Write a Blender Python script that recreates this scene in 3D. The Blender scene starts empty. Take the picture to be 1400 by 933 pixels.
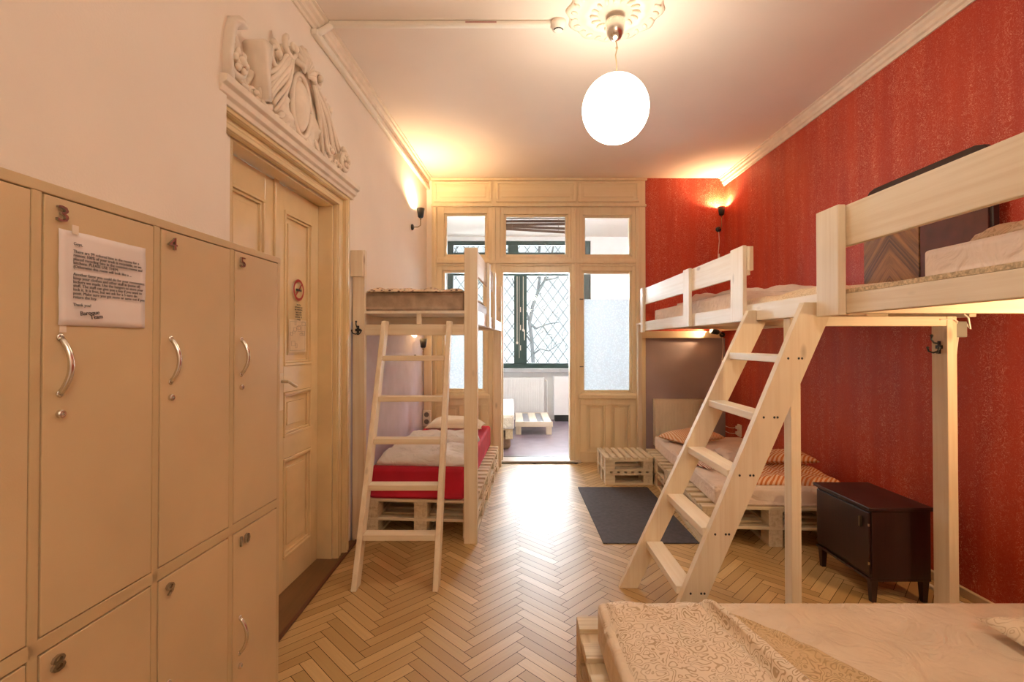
import bpy, bmesh, math, random
from mathutils import Vector, Matrix, noise
R = math.radians
C = bpy.context.scene.collection
sc = bpy.context.scene
rnd = random.Random(7)

# ------------------------------------------------------------------ camera
HC = 1.5
cam_d = bpy.data.cameras.new('camera'); cam = bpy.data.objects.new('camera', cam_d); C.objects.link(cam)
cam.location = (0, 0, HC); cam.rotation_euler = (R(90.6), 0, 0)
cam_d.sensor_width = 36; cam_d.lens = 665 / 1400 * 36
cam_d.shift_y = -4.5 / 1400; cam_d.clip_start = 0.02
sc.camera = cam

# ------------------------------------------------------------------ world, exposure, portal
sc.view_settings.view_transform = 'Standard'; sc.view_settings.look = 'None'
sc.view_settings.gamma = 1; sc.view_settings.use_curve_mapping = False
sc.view_settings.exposure = 0.16
W = bpy.data.worlds.new('overcast_sky'); sc.world = W; W.use_nodes = True
bg = W.node_tree.nodes['Background']
bg.inputs[0].default_value = (0.90, 0.96, 1.0, 1); bg.inputs[1].default_value = 1.22
sc.cycles.use_denoising = True
sc.cycles.max_bounces = 10; sc.cycles.diffuse_bounces = 6; sc.cycles.glossy_bounces = 4
sc.cycles.transparent_max_bounces = 12; sc.cycles.sample_clamp_indirect = 8
def area_portal(name, loc, rot, sx, sy):
    d = bpy.data.lights.new(name, 'AREA'); d.shape = 'RECTANGLE'; d.size = sx; d.size_y = sy
    d.cycles.is_portal = True
    o = bpy.data.objects.new(name, d); C.objects.link(o); o.location = loc; o.rotation_euler = rot
area_portal('window_portal', (0.14, 9.62, 2.2), (R(-90), 0, 0), 2.7, 2.4)

# soft daylight from the overcast sky, falling in through the street window
sd = bpy.data.lights.new('daylight', 'SUN'); sd.energy = 54.0; sd.angle = R(110); sd.color = (.88, .94, 1.0)
so = bpy.data.objects.new('daylight', sd); C.objects.link(so); so.rotation_euler = (R(-78), 0, R(4))
GLOBE_E = 16.0      # pendant globe, emission strength
SCONCE_W = 42.0     # small wall lamps, watts

# ------------------------------------------------------------------ materials
def new_mat(name):
    m = bpy.data.materials.new(name); m.use_nodes = True
    nt = m.node_tree; b = nt.nodes['Principled BSDF']
    return m, nt, b
def N(nt, t, **kw):
    n = nt.nodes.new(t)
    for k, v in kw.items():
        if hasattr(n, k): setattr(n, k, v)
    return n
def L(nt, a, b): nt.links.new(a, b)
def mixc(nt, fac, a, b):
    n = nt.nodes.new('ShaderNodeMix'); n.data_type = 'RGBA'
    if hasattr(fac, 'is_linked'): L(nt, fac, n.inputs[0])
    else: n.inputs[0].default_value = fac
    for i, c in ((6, a), (7, b)):
        if hasattr(c, 'is_linked'): L(nt, c, n.inputs[i])
        else: n.inputs[i].default_value = (*c, 1)
    return n.outputs[2]
def mth(nt, op, a, b=0.0, c=None):
    n = nt.nodes.new('ShaderNodeMath'); n.operation = op
    for i, v in enumerate((a, b) if c is None else (a, b, c)):
        if hasattr(v, 'is_linked'): L(nt, v, n.inputs[i])
        else: n.inputs[i].default_value = v
    return n.outputs[0]
def coords(nt, scale=(1, 1, 1), rot=(0, 0, 0), which='Object'):
    tc = nt.nodes.new('ShaderNodeTexCoord'); mp = nt.nodes.new('ShaderNodeMapping')
    mp.inputs['Scale'].default_value = scale; mp.inputs['Rotation'].default_value = rot
    L(nt, tc.outputs[which], mp.inputs[0]); return mp.outputs[0]
def noi(nt, vec, scale, detail=3, rough=.5, dist=0):
    n = nt.nodes.new('ShaderNodeTexNoise'); n.inputs['Scale'].default_value = scale
    n.inputs['Detail'].default_value = detail; n.inputs['Roughness'].default_value = rough
    n.inputs['Distortion'].default_value = dist
    L(nt, vec, n.inputs['Vector']); return n.outputs[0]
def vor(nt, vec, scale):
    n = nt.nodes.new('ShaderNodeTexVoronoi'); n.inputs['Scale'].default_value = scale
    L(nt, vec, n.inputs['Vector']); return n.outputs['Distance']
def ramp(nt, x, a, b):
    n = nt.nodes.new('ShaderNodeMapRange'); n.clamp = True
    L(nt, x, n.inputs[0]); n.inputs[1].default_value = a; n.inputs[2].default_value = b
    return n.outputs[0]
def bump(nt, b, h, strength=.2, dist=.01):
    n = nt.nodes.new('ShaderNodeBump'); n.inputs['Strength'].default_value = strength
    n.inputs['Distance'].default_value = dist
    L(nt, h, n.inputs['Height']); L(nt, n.outputs[0], b.inputs['Normal'])
def plain(name, col, rough=.6, metal=0, var=.06, scale=6, bmp=0, bscale=80, coat=0):
    m, nt, b = new_mat(name)
    v = coords(nt)
    f = noi(nt, v, scale, 4)
    d = tuple(c * (1 - var * 2) for c in col); l = tuple(min(1, c * (1 + var)) for c in col)
    L(nt, mixc(nt, ramp(nt, f, .3, .7), d, l), b.inputs['Base Color'])
    b.inputs['Roughness'].default_value = rough; b.inputs['Metallic'].default_value = metal
    if coat: b.inputs['Coat Weight'].default_value = coat; b.inputs['Coat Roughness'].default_value = .12
    if bmp: bump(nt, b, noi(nt, v, bscale, 3, .5, 1.5 if bmp >= 1 else 0), min(bmp, .8), .025 if bmp >= 1 else .004)
    return m
def wood(name, light, dark, axis, rough=.5, fine=60, knots=True, streak=.5):
    m, nt, b = new_mat(name)
    s = [fine, fine, fine]; s[axis] = fine * .035
    v = coords(nt, tuple(x / 10 for x in s))
    g = noi(nt, v, 6, 5, .62, .4)
    big = noi(nt, coords(nt, (3, 3, 3)), .9, 2)
    fac = mth(nt, 'MULTIPLY', ramp(nt, g, .42, .72), streak)
    c = mixc(nt, fac, light, dark)
    c = mixc(nt, mth(nt, 'MULTIPLY', ramp(nt, big, .4, .7), .25), c, dark)
    if knots:
        ks = [5.5, 5.5, 5.5]; ks[axis] = 2.2
        k = vor(nt, coords(nt, tuple(ks)), 1.0)
        kf = mth(nt, 'SUBTRACT', 1.0, ramp(nt, k, .06, .12))
        c = mixc(nt, mth(nt, 'MULTIPLY', kf, .6), c, tuple(x * .45 for x in dark))
    L(nt, c, b.inputs['Base Color']); b.inputs['Roughness'].default_value = rough
    bump(nt, b, g, .15, .002)
    return m
PINE = [wood('whitewashed_pine_%s' % 'xyz'[i], (.82, .71, .54), (.62, .45, .26), i) for i in range(3)]
PALE = [wood('white_painted_pine_%s' % 'xyz'[i], (.86, .78, .65), (.70, .56, .39), i, rough=.45) for i in range(3)]
PALW = [wood('painted_pallet_wood_%s' % 'xyz'[i], (.76, .65, .47), (.45, .32, .17), i, rough=.7, streak=.8) for i in range(3)]
CREAM = [wood('cream_gloss_paint_%s' % 'xyz'[i], (.84, .72, .50), (.72, .55, .32), i, rough=.3, fine=30, knots=False, streak=.45) for i in range(3)]
DOORP = [plain('door_cream_enamel', (.78, .60, .34), .25, var=.05, scale=4, coat=.4)] * 3
LOCK = plain('beige_laminate', (.57, .42, .225), .45, var=.05, scale=3, bmp=.05, bscale=300)
LOCKD = plain('beige_laminate_door', (.62, .455, .255), .4, var=.05, scale=3, bmp=.05, bscale=300)
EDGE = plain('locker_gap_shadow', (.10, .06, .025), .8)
CHROME = plain('brushed_chrome', (.75, .72, .66), .22, 1, var=.02)
BLACK = plain('black_iron', (.015, .014, .013), .4, var=.1)
DARKG = plain('dark_green_frame_paint', (.022, .055, .05), .4, var=.1)
PLASTER = plain('plaster_wall_paint', (.84, .75, .65), .85, var=.02, scale=2, bmp=.25, bscale=120)
CEIL = plain('ceiling_paint', (.84, .74, .66), .9, var=.015, scale=2, bmp=.1, bscale=90)
STUCCO = plain('stucco_relief_paint', (.82, .71, .58), .7, var=.05, scale=10)
WHITEW = plain('back_room_white_paint', (.86, .87, .88), .8, var=.02)
LILAC = plain('pale_violet_wall_paint', (.70, .65, .76), .8, var=.08, scale=3)
MAUVE = plain('mauve_grey_wall_paint', (.36, .29, .31), .85, var=.05, scale=3, bmp=.2)
RADM = plain('radiator_enamel', (.80, .72, .58), .35, var=.02)
RADW = plain('white_radiator_enamel', (.85, .87, .88), .35, var=.02)
DKWOOD = wood('dark_stained_mahogany', (.030, .010, .009), (.010, .004, .004), 2, rough=.35, knots=False)
THRESH = wood('dark_threshold_board', (.20, .10, .035), (.10, .045, .015), 1, rough=.35, knots=False)
SHEETC = plain('peach_cotton_sheet', (.76, .61, .44), .9, var=.04, bmp=1.0, bscale=7)
SHEETW = plain('white_cotton', (.83, .80, .77), .9, var=.03, bmp=1.0, bscale=9)
SHEETP = plain('blush_cotton', (.80, .66, .56), .9, var=.04, bmp=1.0, bscale=8)
CREAMC = plain('cream_pillow_cotton', (.85, .77, .62), .9, var=.03, bmp=.2, bscale=25)
REDS = plain('red_cotton_sheet', (.52, .008, .03), .8, var=.08, bmp=.2, bscale=20)
TICKING = plain('worn_mattress_ticking', (.42, .31, .22), .6, var=.14, scale=14, bmp=.3, bscale=60)
BROWNB = plain('brown_wool_blanket', (.28, .18, .12), .9, var=.15, scale=20)
MATM = plain('charcoal_rubber_mat', (.065, .055, .062), .8, var=.15, scale=30, bmp=.3, bscale=200)
PAPER = plain('note_paper', (.78, .70, .66), .8, var=.03)
INK = plain('black_ink', (.02, .018, .018), .7)
INKG = plain('grey_print', (.30, .25, .20), .7)
REDINK = plain('red_print', (.40, .03, .02), .6)
PLASTW = plain('white_plastic', (.84, .78, .68), .4, var=.02)
GREYP = plain('grey_plastic_box', (.22, .21, .18), .5, var=.05)
BLINDM = plain('brown_blind_slat', (.16, .08, .05), .5)
BARK = plain('bare_branch_bark', (.10, .10, .10), .9)
WIRE = plain('galvanised_wire', (.07, .09, .09), .7)
CHIP = plain('chipboard_edge', (.62, .48, .30), .9, var=.25, scale=90)
BACKFL = plain('plum_laminate_floor', (.30, .24, .29), .22, var=.06)
DBAG = plain('charcoal_fabric', (.06, .055, .06), .9)

def wallpaper():
    m, nt, b = new_mat('red_scroll_wallpaper')
    v = coords(nt, (1, 1, 1))
    n = noi(nt, v, 26, 2, .5, 2.2)
    line = mth(nt, 'SUBTRACT', 1.0, ramp(nt, mth(nt, 'ABSOLUTE', mth(nt, 'SUBTRACT', mth(nt, 'FRACT', mth(nt, 'MULTIPLY', n, 5.0)), .5)), .05, .14))
    wear = ramp(nt, noi(nt, coords(nt, (5, 5, .35)), 2.2, 3, .6), .42, .62)
    fine = ramp(nt, noi(nt, v, 160, 2), .4, .65)
    f = mth(nt, 'MULTIPLY', mth(nt, 'MULTIPLY', line, mth(nt, 'ADD', mth(nt, 'MULTIPLY', wear, .75), .30)), mth(nt, 'ADD', mth(nt, 'MULTIPLY', fine, .6), .35))
    base = mixc(nt, ramp(nt, noi(nt, coords(nt, (3, 3, .4)), 2, 3), .35, .65), (.42, .034, .015), (.52, .055, .018))
    L(nt, mixc(nt, f, base, (.80, .38, .25)), b.inputs['Base Color'])
    b.inputs['Roughness'].default_value = .55
    return m
REDW = wallpaper()
def parquet_mat():
    m, nt, b = new_mat('herringbone_oak_parquet')
    at = N(nt, 'ShaderNodeAttribute'); at.attribute_name = 'tone'
    uv = nt.nodes.new('ShaderNodeTexCoord'); mp = nt.nodes.new('ShaderNodeMapping'); mp.inputs['Scale'].default_value = (3, 60, 1)
    L(nt, uv.outputs['UV'], mp.inputs[0])
    g = noi(nt, mp.outputs[0], 1.0, 4, .6, .5)
    t = N(nt, 'ShaderNodeSeparateColor'); L(nt, at.outputs['Color'], t.inputs[0])
    c = mixc(nt, t.outputs[0], (.44, .275, .10), (.68, .475, .215))
    c = mixc(nt, mth(nt, 'MULTIPLY', ramp(nt, g, .4, .75), .35), c, (.38, .22, .09))
    L(nt, c, b.inputs['Base Color'])
    b.inputs['Roughness'].default_value = .48
    b.inputs['Coat Weight'].default_value = .7; b.inputs['Coat Roughness'].default_value = .40
    bump(nt, b, noi(nt, mp.outputs[0], .6, 2), .06, .004)
    return m
PARQ = parquet_mat()
SEAM = plain('parquet_seam', (.03, .014, .005), .8)
def emis(name, col, s):
    m, nt, b = new_mat(name)
    b.inputs['Base Color'].default_value = (*col, 1)
    b.inputs['Emission Color'].default_value = (*col, 1); b.inputs['Emission Strength'].default_value = s
    return m
GLOBE = emis('glowing_paper_globe', (1.0, .89, .71), GLOBE_E)
GLOBE_FILL = emis('added_fill_globe', (1.0, .89, .71), GLOBE_E * 1.9)  # stronger glow for the added fill globe
BULB = emis('glowing_bulb', (1.0, .72, .40), 60.0)
def glass_mat():
    m, nt, b = new_mat('clear_window_glass')
    out = nt.nodes['Material Output']; nt.nodes.remove(b)
    t = N(nt, 'ShaderNodeBsdfTransparent'); t.inputs[0].default_value = (.95, .97, .97, 1)
    g = N(nt, 'ShaderNodeBsdfGlossy'); g.inputs['Roughness'].default_value = .03
    mx = N(nt, 'ShaderNodeMixShader'); fr = N(nt, 'ShaderNodeFresnel'); fr.inputs[0].default_value = 1.45
    L(nt, fr.outputs[0], mx.inputs[0]); L(nt, t.outputs[0], mx.inputs[1]); L(nt, g.outputs[0], mx.inputs[2]); L(nt, mx.outputs[0], out.inputs[0])
    return m
GLASS = glass_mat()
def film_mat():
    m, nt, b = new_mat('frosted_window_film')
    out = nt.nodes['Material Output']; nt.nodes.remove(b)
    t = N(nt, 'ShaderNodeBsdfTranslucent'); t.inputs[0].default_value = (.78, .81, .84, 1)
    d = N(nt, 'ShaderNodeBsdfDiffuse'); d.inputs[0].default_value = (.72, .75, .78, 1)
    tr = N(nt, 'ShaderNodeBsdfTransparent')
    m1 = N(nt, 'ShaderNodeMixShader'); m1.inputs[0].default_value = .25
    L(nt, t.outputs[0], m1.inputs[1]); L(nt, d.outputs[0], m1.inputs[2])
    m2 = N(nt, 'ShaderNodeMixShader')
    v = vor(nt, coords(nt, (1, 1, 1)), 45)
    L(nt, mth(nt, 'ADD', mth(nt, 'MULTIPLY', ramp(nt, v, .1, .6), .25), .10), m2.inputs[0])
    L(nt, m1.outputs[0], m2.inputs[1]); L(nt, tr.outputs[0], m2.inputs[2]); L(nt, m2.outputs[0], out.inputs[0])
    return m
FILM = film_mat()
def squiggle(name, base, ink, scale=22, amt=.8, w=.10):
    m, nt, b = new_mat(name)
    v = coords(nt)
    n = noi(nt, v, scale, 0, .4, .4)
    line = mth(nt, 'SUBTRACT', 1.0, ramp(nt, mth(nt, 'ABSOLUTE', mth(nt, 'SUBTRACT', mth(nt, 'FRACT', mth(nt, 'MULTIPLY', n, 6.0)), .5)), w, w + .10))
    big = ramp(nt, noi(nt, v, 4, 2), .35, .65)
    L(nt, mixc(nt, mth(nt, 'MULTIPLY', line, mth(nt, 'ADD', mth(nt, 'MULTIPLY', big, .4), amt - .4)), base, ink), b.inputs['Base Color'])
    b.inputs['Roughness'].default_value = .9
    bump(nt, b, noi(nt, v, 18, 3), .25, .01)
    return m
SQUIG = squiggle('cream_duvet_with_brown_squiggles', (.80, .66, .50), (.36, .21, .08), 30)
SQUIGP = squiggle('cream_pillow_with_pale_squiggles', (.80, .64, .44), (.46, .29, .13), 26, .6)
SQUIGI = squiggle('duvet_reverse_with_fine_squiggles', (.66, .47, .26), (.34, .20, .08), 30, .8)
def dotted():
    m, nt, b = new_mat('cream_blanket_with_brown_spots')
    v = coords(nt)
    d = mth(nt, 'SUBTRACT', 1.0, ramp(nt, vor(nt, v, 32), .25, .4))
    L(nt, mixc(nt, d, (.72, .56, .40), (.12, .05, .03)), b.inputs['Base Color']); b.inputs['Roughness'].default_value = .95
    return m
DOTTED = dotted()
def stripes(name, a, c_, freq, rot, dist=1.5):
    m, nt, b = new_mat(name)
    w = N(nt, 'ShaderNodeTexWave'); w.inputs['Scale'].default_value = freq; w.inputs['Distortion'].default_value = dist
    w.inputs['Detail'].default_value = 0
    L(nt, coords(nt, (1, 1, .3), rot), w.inputs['Vector'])
    L(nt, mixc(nt, ramp(nt, w.outputs[1], .4, .6), a, c_), b.inputs['Base Color']); b.inputs['Roughness'].default_value = .9
    return m
ORANGE = stripes('orange_striped_cotton', (.62, .19, .05), (.82, .58, .38), 14, (0, 0, R(50)))
ORANGEP = stripes('peach_striped_cotton', (.70, .33, .14), (.84, .62, .42), 16, (0, 0, R(20)))
def veneer():
    m, nt, b = new_mat('v_matched_walnut_veneer')
    tc = N(nt, 'ShaderNodeTexCoord'); sp = N(nt, 'ShaderNodeSeparateXYZ'); L(nt, tc.outputs['Object'], sp.inputs[0])
    u = mth(nt, 'ABSOLUTE', sp.outputs[1])
    k = mth(nt, 'ADD', mth(nt, 'MULTIPLY', u, 1.1), sp.outputs[2])
    cb = N(nt, 'ShaderNodeCombineXYZ'); L(nt, mth(nt, 'MULTIPLY', k, 9), cb.inputs[0]); L(nt, u, cb.inputs[1])
    n = noi(nt, cb.outputs[0], 1.6, 5, .65, .8)
    L(nt, mixc(nt, ramp(nt, n, .35, .65), (.060, .032, .018), (.40, .19, .06)), b.inputs['Base Color'])
    b.inputs['Roughness'].default_value = .5
    return m
VENEER = veneer()

# ------------------------------------------------------------------ geometry helpers
class MB:
    def __init__(s): s.bm = bmesh.new(); s.mats = []; s.cur = 0
    def use(s, m):
        if m not in s.mats: s.mats.append(m)
        s.cur = s.mats.index(m); return s
    def _f(s, vs):
        try:
            f = s.bm.faces.new(vs); f.material_index = s.cur; return f
        except ValueError: return None
    def box(s, x0, x1, y0, y1, z0, z1, M=None):
        p = [Vector((x, y, z)) for z in (z0, z1) for y in (y0, y1) for x in (x0, x1)]
        if M is not None: p = [M @ q for q in p]
        v = [s.bm.verts.new(q) for q in p]
        for f in ((0, 2, 3, 1), (4, 5, 7, 6), (0, 1, 5, 4), (2, 6, 7, 3), (0, 4, 6, 2), (1, 3, 7, 5)):
            s._f([v[i] for i in f])
        return s
    def prism(s, pts, a0, a1, axis='x'):
        def P(u, w, t): return {'x': (t, u, w), 'y': (u, t, w), 'z': (u, w, t)}[axis]
        A = [s.bm.verts.new(P(u, w, a0)) for u, w in pts]; B = [s.bm.verts.new(P(u, w, a1)) for u, w in pts]
        n = len(pts)
        s._f(A[::-1]); s._f(B)
        for i in range(n): s._f([A[i], A[(i + 1) % n], B[(i + 1) % n], B[i]])
        return s
    def tube(s, pts, r, n=8, caps=True):
        pts = [Vector(p) for p in pts]
        rs = r if isinstance(r, (list, tuple)) else [r] * len(pts)
        rings = []; up = Vector((0, 0, 1)); prev = None
        for i, p in enumerate(pts):
            t = (pts[min(i + 1, len(pts) - 1)] - pts[max(i - 1, 0)]).normalized()
            a = prev if prev is not None else (up if abs(t.z) < .9 else Vector((1, 0, 0)))
            u = (a - t * a.dot(t))
            u = u.normalized() if u.length > 1e-6 else t.orthogonal().normalized()
            prev = u; w = t.cross(u)
            rings.append([s.bm.verts.new(p + (u * math.cos(k * 2 * math.pi / n) + w * math.sin(k * 2 * math.pi / n)) * rs[i]) for k in range(n)])
        for a, b in zip(rings, rings[1:]):
            for k in range(n): s._f([a[k], a[(k + 1) % n], b[(k + 1) % n], b[k]])
        if caps: s._f(rings[0][::-1]); s._f(rings[-1])
        return s
    def lathe(s, prof, c=(0, 0, 0), n=32, M=None, lobes=0, amp=0):
        c = Vector(c); rings = []
        for r, z in prof:
            ring = []
            for k in range(n):
                a = k * 2 * math.pi / n; rr = r * (1 + amp * math.cos(lobes * a)) if lobes else r
                q = Vector((rr * math.cos(a), rr * math.sin(a), z))
                if M is not None: q = M @ q
                ring.append(s.bm.verts.new(q + c))
            rings.append(ring)
        for a, b in zip(rings, rings[1:]):
            for k in range(n): s._f([a[k], a[(k + 1) % n], b[(k + 1) % n], b[k]])
        s._f(rings[0][::-1]); s._f(rings[-1])
        return s
    def ell(s, c, r, nu=12, nv=8, M=None):
        c = Vector(c); prof = []
        rings = []
        for j in range(nv + 1):
            t = -math.pi / 2 + math.pi * j / nv
            if j in (0, nv):
                q = Vector((0, 0, r[2] * math.sin(t)))
                if M is not None: q = M @ q
                rings.append([s.bm.verts.new(q + c)]); continue
            ring = []
            for k in range(nu):
                a = 2 * math.pi * k / nu
                q = Vector((r[0] * math.cos(t) * math.cos(a), r[1] * math.cos(t) * math.sin(a), r[2] * math.sin(t)))
                if M is not None: q = M @ q
                ring.append(s.bm.verts.new(q + c))
            rings.append(ring)
        for a, b in zip(rings, rings[1:]):
            for k in range(nu):
                if len(a) == 1: s._f([a[0], b[(k + 1) % nu], b[k]])
                elif len(b) == 1: s._f([a[k], a[(k + 1) % nu], b[0]])
                else: s._f([a[k], a[(k + 1) % nu], b[(k + 1) % nu], b[k]])
        return s
    def grid(s, nx, ny, top, bot=None):
        """closed sheet: top(u,v) and bot(u,v) give points for u,v in 0..1"""
        T = [[s.bm.verts.new(top(i / nx, j / ny)) for i in range(nx + 1)] for j in range(ny + 1)]
        for j in range(ny):
            for i in range(nx): s._f([T[j][i], T[j][i + 1], T[j + 1][i + 1], T[j + 1][i]])
        if bot:
            B = [[s.bm.verts.new(bot(i / nx, j / ny)) for i in range(nx + 1)] for j in range(ny + 1)]
            for j in range(ny):
                for i in range(nx): s._f([B[j][i], B[j + 1][i], B[j + 1][i + 1], B[j][i + 1]])
            for i in range(nx):
                s._f([T[0][i], B[0][i], B[0][i + 1], T[0][i + 1]]); s._f([T[ny][i + 1], B[ny][i + 1], B[ny][i], T[ny][i]])
            for j in range(ny):
                s._f([T[j + 1][0], B[j + 1][0], B[j][0], T[j][0]]); s._f([T[j][nx], B[j][nx], B[j + 1][nx], T[j + 1][nx]])
        return s
def obj(name, mb, mat=None, parent=None, bev=0, smooth=False, sub=0, seg=2):
    bm = mb.bm
    bmesh.ops.recalc_face_normals(bm, faces=bm.faces)
    me = bpy.data.meshes.new(name); bm.to_mesh(me); bm.free()
    if mb.mats:
        for m in mb.mats: me.materials.append(m)
    elif mat is not None: me.materials.append(mat)
    o = bpy.data.objects.new(name, me); C.objects.link(o)
    if parent: o.parent = parent
    if smooth:
        for p in me.polygons: p.use_smooth = True
    if bev:
        b = o.modifiers.new('edge', 'BEVEL'); b.width = bev; b.segments = seg; b.limit_method = 'ANGLE'; b.angle_limit = R(40)
        if seg > 2:
            for p in me.polygons: p.use_smooth = True
    if sub:
        b = o.modifiers.new('smooth', 'SUBSURF'); b.levels = sub; b.render_levels = sub
    return o
def thing(name, label, cat, loc=(0, 0, 0), rotz=0, group=None):
    o = bpy.data.objects.new(name, None); C.objects.link(o); o.location = loc; o.rotation_euler = (0, 0, rotz)
    o['label'] = label; o['category'] = cat
    if group: o['group'] = group
    return o
def tag(o, label, cat, group=None):
    o['label'] = label; o['category'] = cat
    if group: o['group'] = group
    return o
def setting(name, loc=(0, 0, 0), rotz=0, label=None):
    o = bpy.data.objects.new(name, None); C.objects.link(o); o.location = loc; o.rotation_euler = (0, 0, rotz)
    o['kind'] = 'structure'
    if label: o['label'] = label
    return o
def struct(name, mb, mat=None, **k):
    o = obj(name, mb, mat, **k)
    if not k.get('parent'): o['kind'] = 'structure'
    return o
def copy_tree(o, parent=None, loc=None, rotz=None, label=None, group=None):
    c = o.copy(); C.objects.link(c); c.parent = parent
    if loc is not None: c.location = loc
    if rotz is not None: c.rotation_euler = (0, 0, rotz)
    if label: c['label'] = label
    if group: c['group'] = group
    for ch in list(o.children): copy_tree(ch, c)
    return c
def board(name, parent, x0, x1, y0, y1, z0, z1, mats=PINE, bev=.004):
    d = (abs(x1 - x0), abs(y1 - y0), abs(z1 - z0)); ax = d.index(max(d))
    return obj(name, MB().box(x0, x1, y0, y1, z0, z1), mats[ax], parent, bev=bev)
def nz(x, y, z=0, s=1): return noise.noise(Vector((x * s, y * s, z * s)))
def text_mesh(name, body, size, mat, parent, M, extrude=.0004, align='LEFT', spacing=1.0):
    cu = bpy.data.curves.new(name, 'FONT'); cu.body = body; cu.size = size; cu.extrude = extrude; cu.align_x = align
    cu.space_line = spacing; cu.resolution_u = 2
    t = bpy.data.objects.new(name, cu); C.objects.link(t)
    dg = bpy.context.evaluated_depsgraph_get(); me = bpy.data.meshes.new_from_object(t.evaluated_get(dg))
    bpy.data.objects.remove(t)
    if name == 'number_plate': me.transform(Matrix.Diagonal((1.35, 1, 1, 1)))
    me.name = name; me.materials.clear(); me.materials.append(mat)
    o = bpy.data.objects.new(name, me); C.objects.link(o); o.parent = parent; o.matrix_local = M
    return o
def basis(right, up, origin):
    r = Vector(right).normalized(); u = Vector(up).normalized(); n = r.cross(u)
    m = Matrix((r, u, n)).transposed().to_4x4(); m.translation = Vector(origin); return m

# left wall frame: local x = away from the wall, local y = along it
LW = Vector((-1.444, 0, 0)); LA = -math.atan(.06)
ZC = 3.58

# ------------------------------------------------------------------ floor (herringbone planks in one mesh)
def build_floor():
    me_mb = MB(); bm = me_mb.bm
    me_mb.use(SEAM)
    me_mb.box(-1.75, 2.80, -1.5, 6.27, -.06, -.0015)
    me_mb.use(PARQ)
    col = bm.loops.layers.color.new('tone'); uvl = bm.loops.layers.uv.new('UVMap')
    Wd, Lg, g = .060, .36, .0014
    M = Matrix.Rotation(R(45), 2)
    org = Vector((.32, 2.5))
    def add(x0, y0, x1, y1, vert):
        c = M @ Vector(((x0 + x1) / 2, (y0 + y1) / 2)) + org
        if not (-1.60 < c.x < 2.72 and -1.4 < c.y < 6.15): return
        P = [(x0 + g, y0 + g), (x1 - g, y0 + g), (x1 - g, y1 - g), (x0 + g, y1 - g)]
        vs = [bm.verts.new((*(M @ Vector(p) + org), 0)) for p in P]
        f = bm.faces.new(vs); f.material_index = me_mb.cur
        t = rnd.random() ** .8; ou, ov = rnd.random() * 9, rnd.random() * 9
        for l, p in zip(f.loops, P):
            l[col] = (t, t, t, 1)
            a, b_ = (p[1] - y0, p[0] - x0) if vert else (p[0] - x0, p[1] - y0)
            l[uvl].uv = (a + ou, b_ + ov)
    for m in range(-19, 20):
        for n in range(-150, 151):
            ox, oy = n * Wd + m * Lg, n * Wd - m * Lg
            c = M @ Vector((ox, oy)) + org
            if not (-2.5 < c.x < 3.5 and -2.5 < c.y < 7): continue
            add(ox, oy, ox + Lg, oy + Wd, False)
            add(ox, oy + Wd, ox + Wd, oy + Wd + Lg, True)
    o = struct('floor', me_mb)
build_floor()
struct('floor_back', MB().box(-1.75, 2.9, 6.27, 9.62, -.06, -.001), BACKFL)

# ------------------------------------------------------------------ shell
ceil_o = struct('ceiling', MB().box(-1.75, 2.95, -1.6, 9.8, ZC, ZC + .12), CEIL)
# left wall in its own skewed frame, with the door opening and a lilac painted lower end
lw = setting('wall_left', LW, LA)
m = MB().use(PLASTER)
DY0, DY1, DZ = 2.27, 3.375, 2.46
m.box(-.3, 0, -1.6, DY0, 0, ZC); m.box(-.3, 0, DY0, DY1, DZ, ZC); m.box(-.3, 0, DY1, 6.3, 1.66, ZC)
m.box(-.3, 0, DY1, 3.70, 0, 1.66)
m.use(LILAC).box(-.3, 0, 3.70, 6.3, 0, 1.66)
m.use(PLASTER).box(0, .085, -1.6, 2.10, 0, ZC)
obj('wall_surface', m, None, lw)
struct('wall_right', MB().box(2.68, 2.9, -1.6, 6.3, 0, ZC), REDW)
m = MB().use(REDW); m.box(1.684, 2.68, 6.12, 6.26, 1.56, ZC); m.use(MAUVE).box(1.684, 2.68, 6.12, 6.26, 0, 1.56)
struct('wall_back', m)
struct('wall_corner', MB().box(-1.3, -1.012, 6.12, 6.26, 0, ZC), PLASTER)
struct('wall_rear', MB().box(-1.75, 2.9, -1.75, -1.6, 0, ZC), PLASTER)
struct('wall_back_room_left', MB().box(-1.75, -1.55, 6.26, 9.7, 0, ZC), WHITEW)
struct('wall_back_room_right', MB().box(2.7, 2.9, 6.26, 9.7, 0, ZC), WHITEW)
m = MB()
WX0, WX1, WZ0, WZ1 = -1.27, 1.54, 1.0, 3.50
m.box(-1.55, 2.7, 9.5, 9.7, 0, WZ0); m.box(-1.55, WX0, 9.5, 9.7, WZ0, ZC); m.box(WX1, 2.7, 9.5, 9.7, WZ0, ZC); m.box(WX0, WX1, 9.5, 9.7, WZ1, ZC)
struct('wall_window_side', m, WHITEW)
struct('trim_window_sill', MB().box(WX0 - .1, WX1 + .1, 9.36, 9.5, .93, 1.0), plain('grey_sill', (.45, .46, .48), .6), bev=.008)

# cornices
def cornice(name, sgn, parent, x, y0, y1):
    prof = [(0, ZC), (0, ZC - .10), (.012, ZC - .10), (.016, ZC - .078), (.03, ZC - .07), (.034, ZC - .045), (.052, ZC - .032), (.056, ZC - .012), (.075, ZC - .008), (.075, ZC)]
    mb = MB(); mb.prism([(x + sgn * a, z) for a, z in prof], y0, y1, 'y')
    o = obj(name, mb, STUCCO, parent)
    if not parent: o['kind'] = 'structure'
c_l = setting('trim_cornice_left', LW, LA); cornice('moulding', 1, c_l, 0, -1.6, 6.2)
cornice('trim_cornice_right', -1, None, 2.68, -1.6, 6.12)
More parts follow.
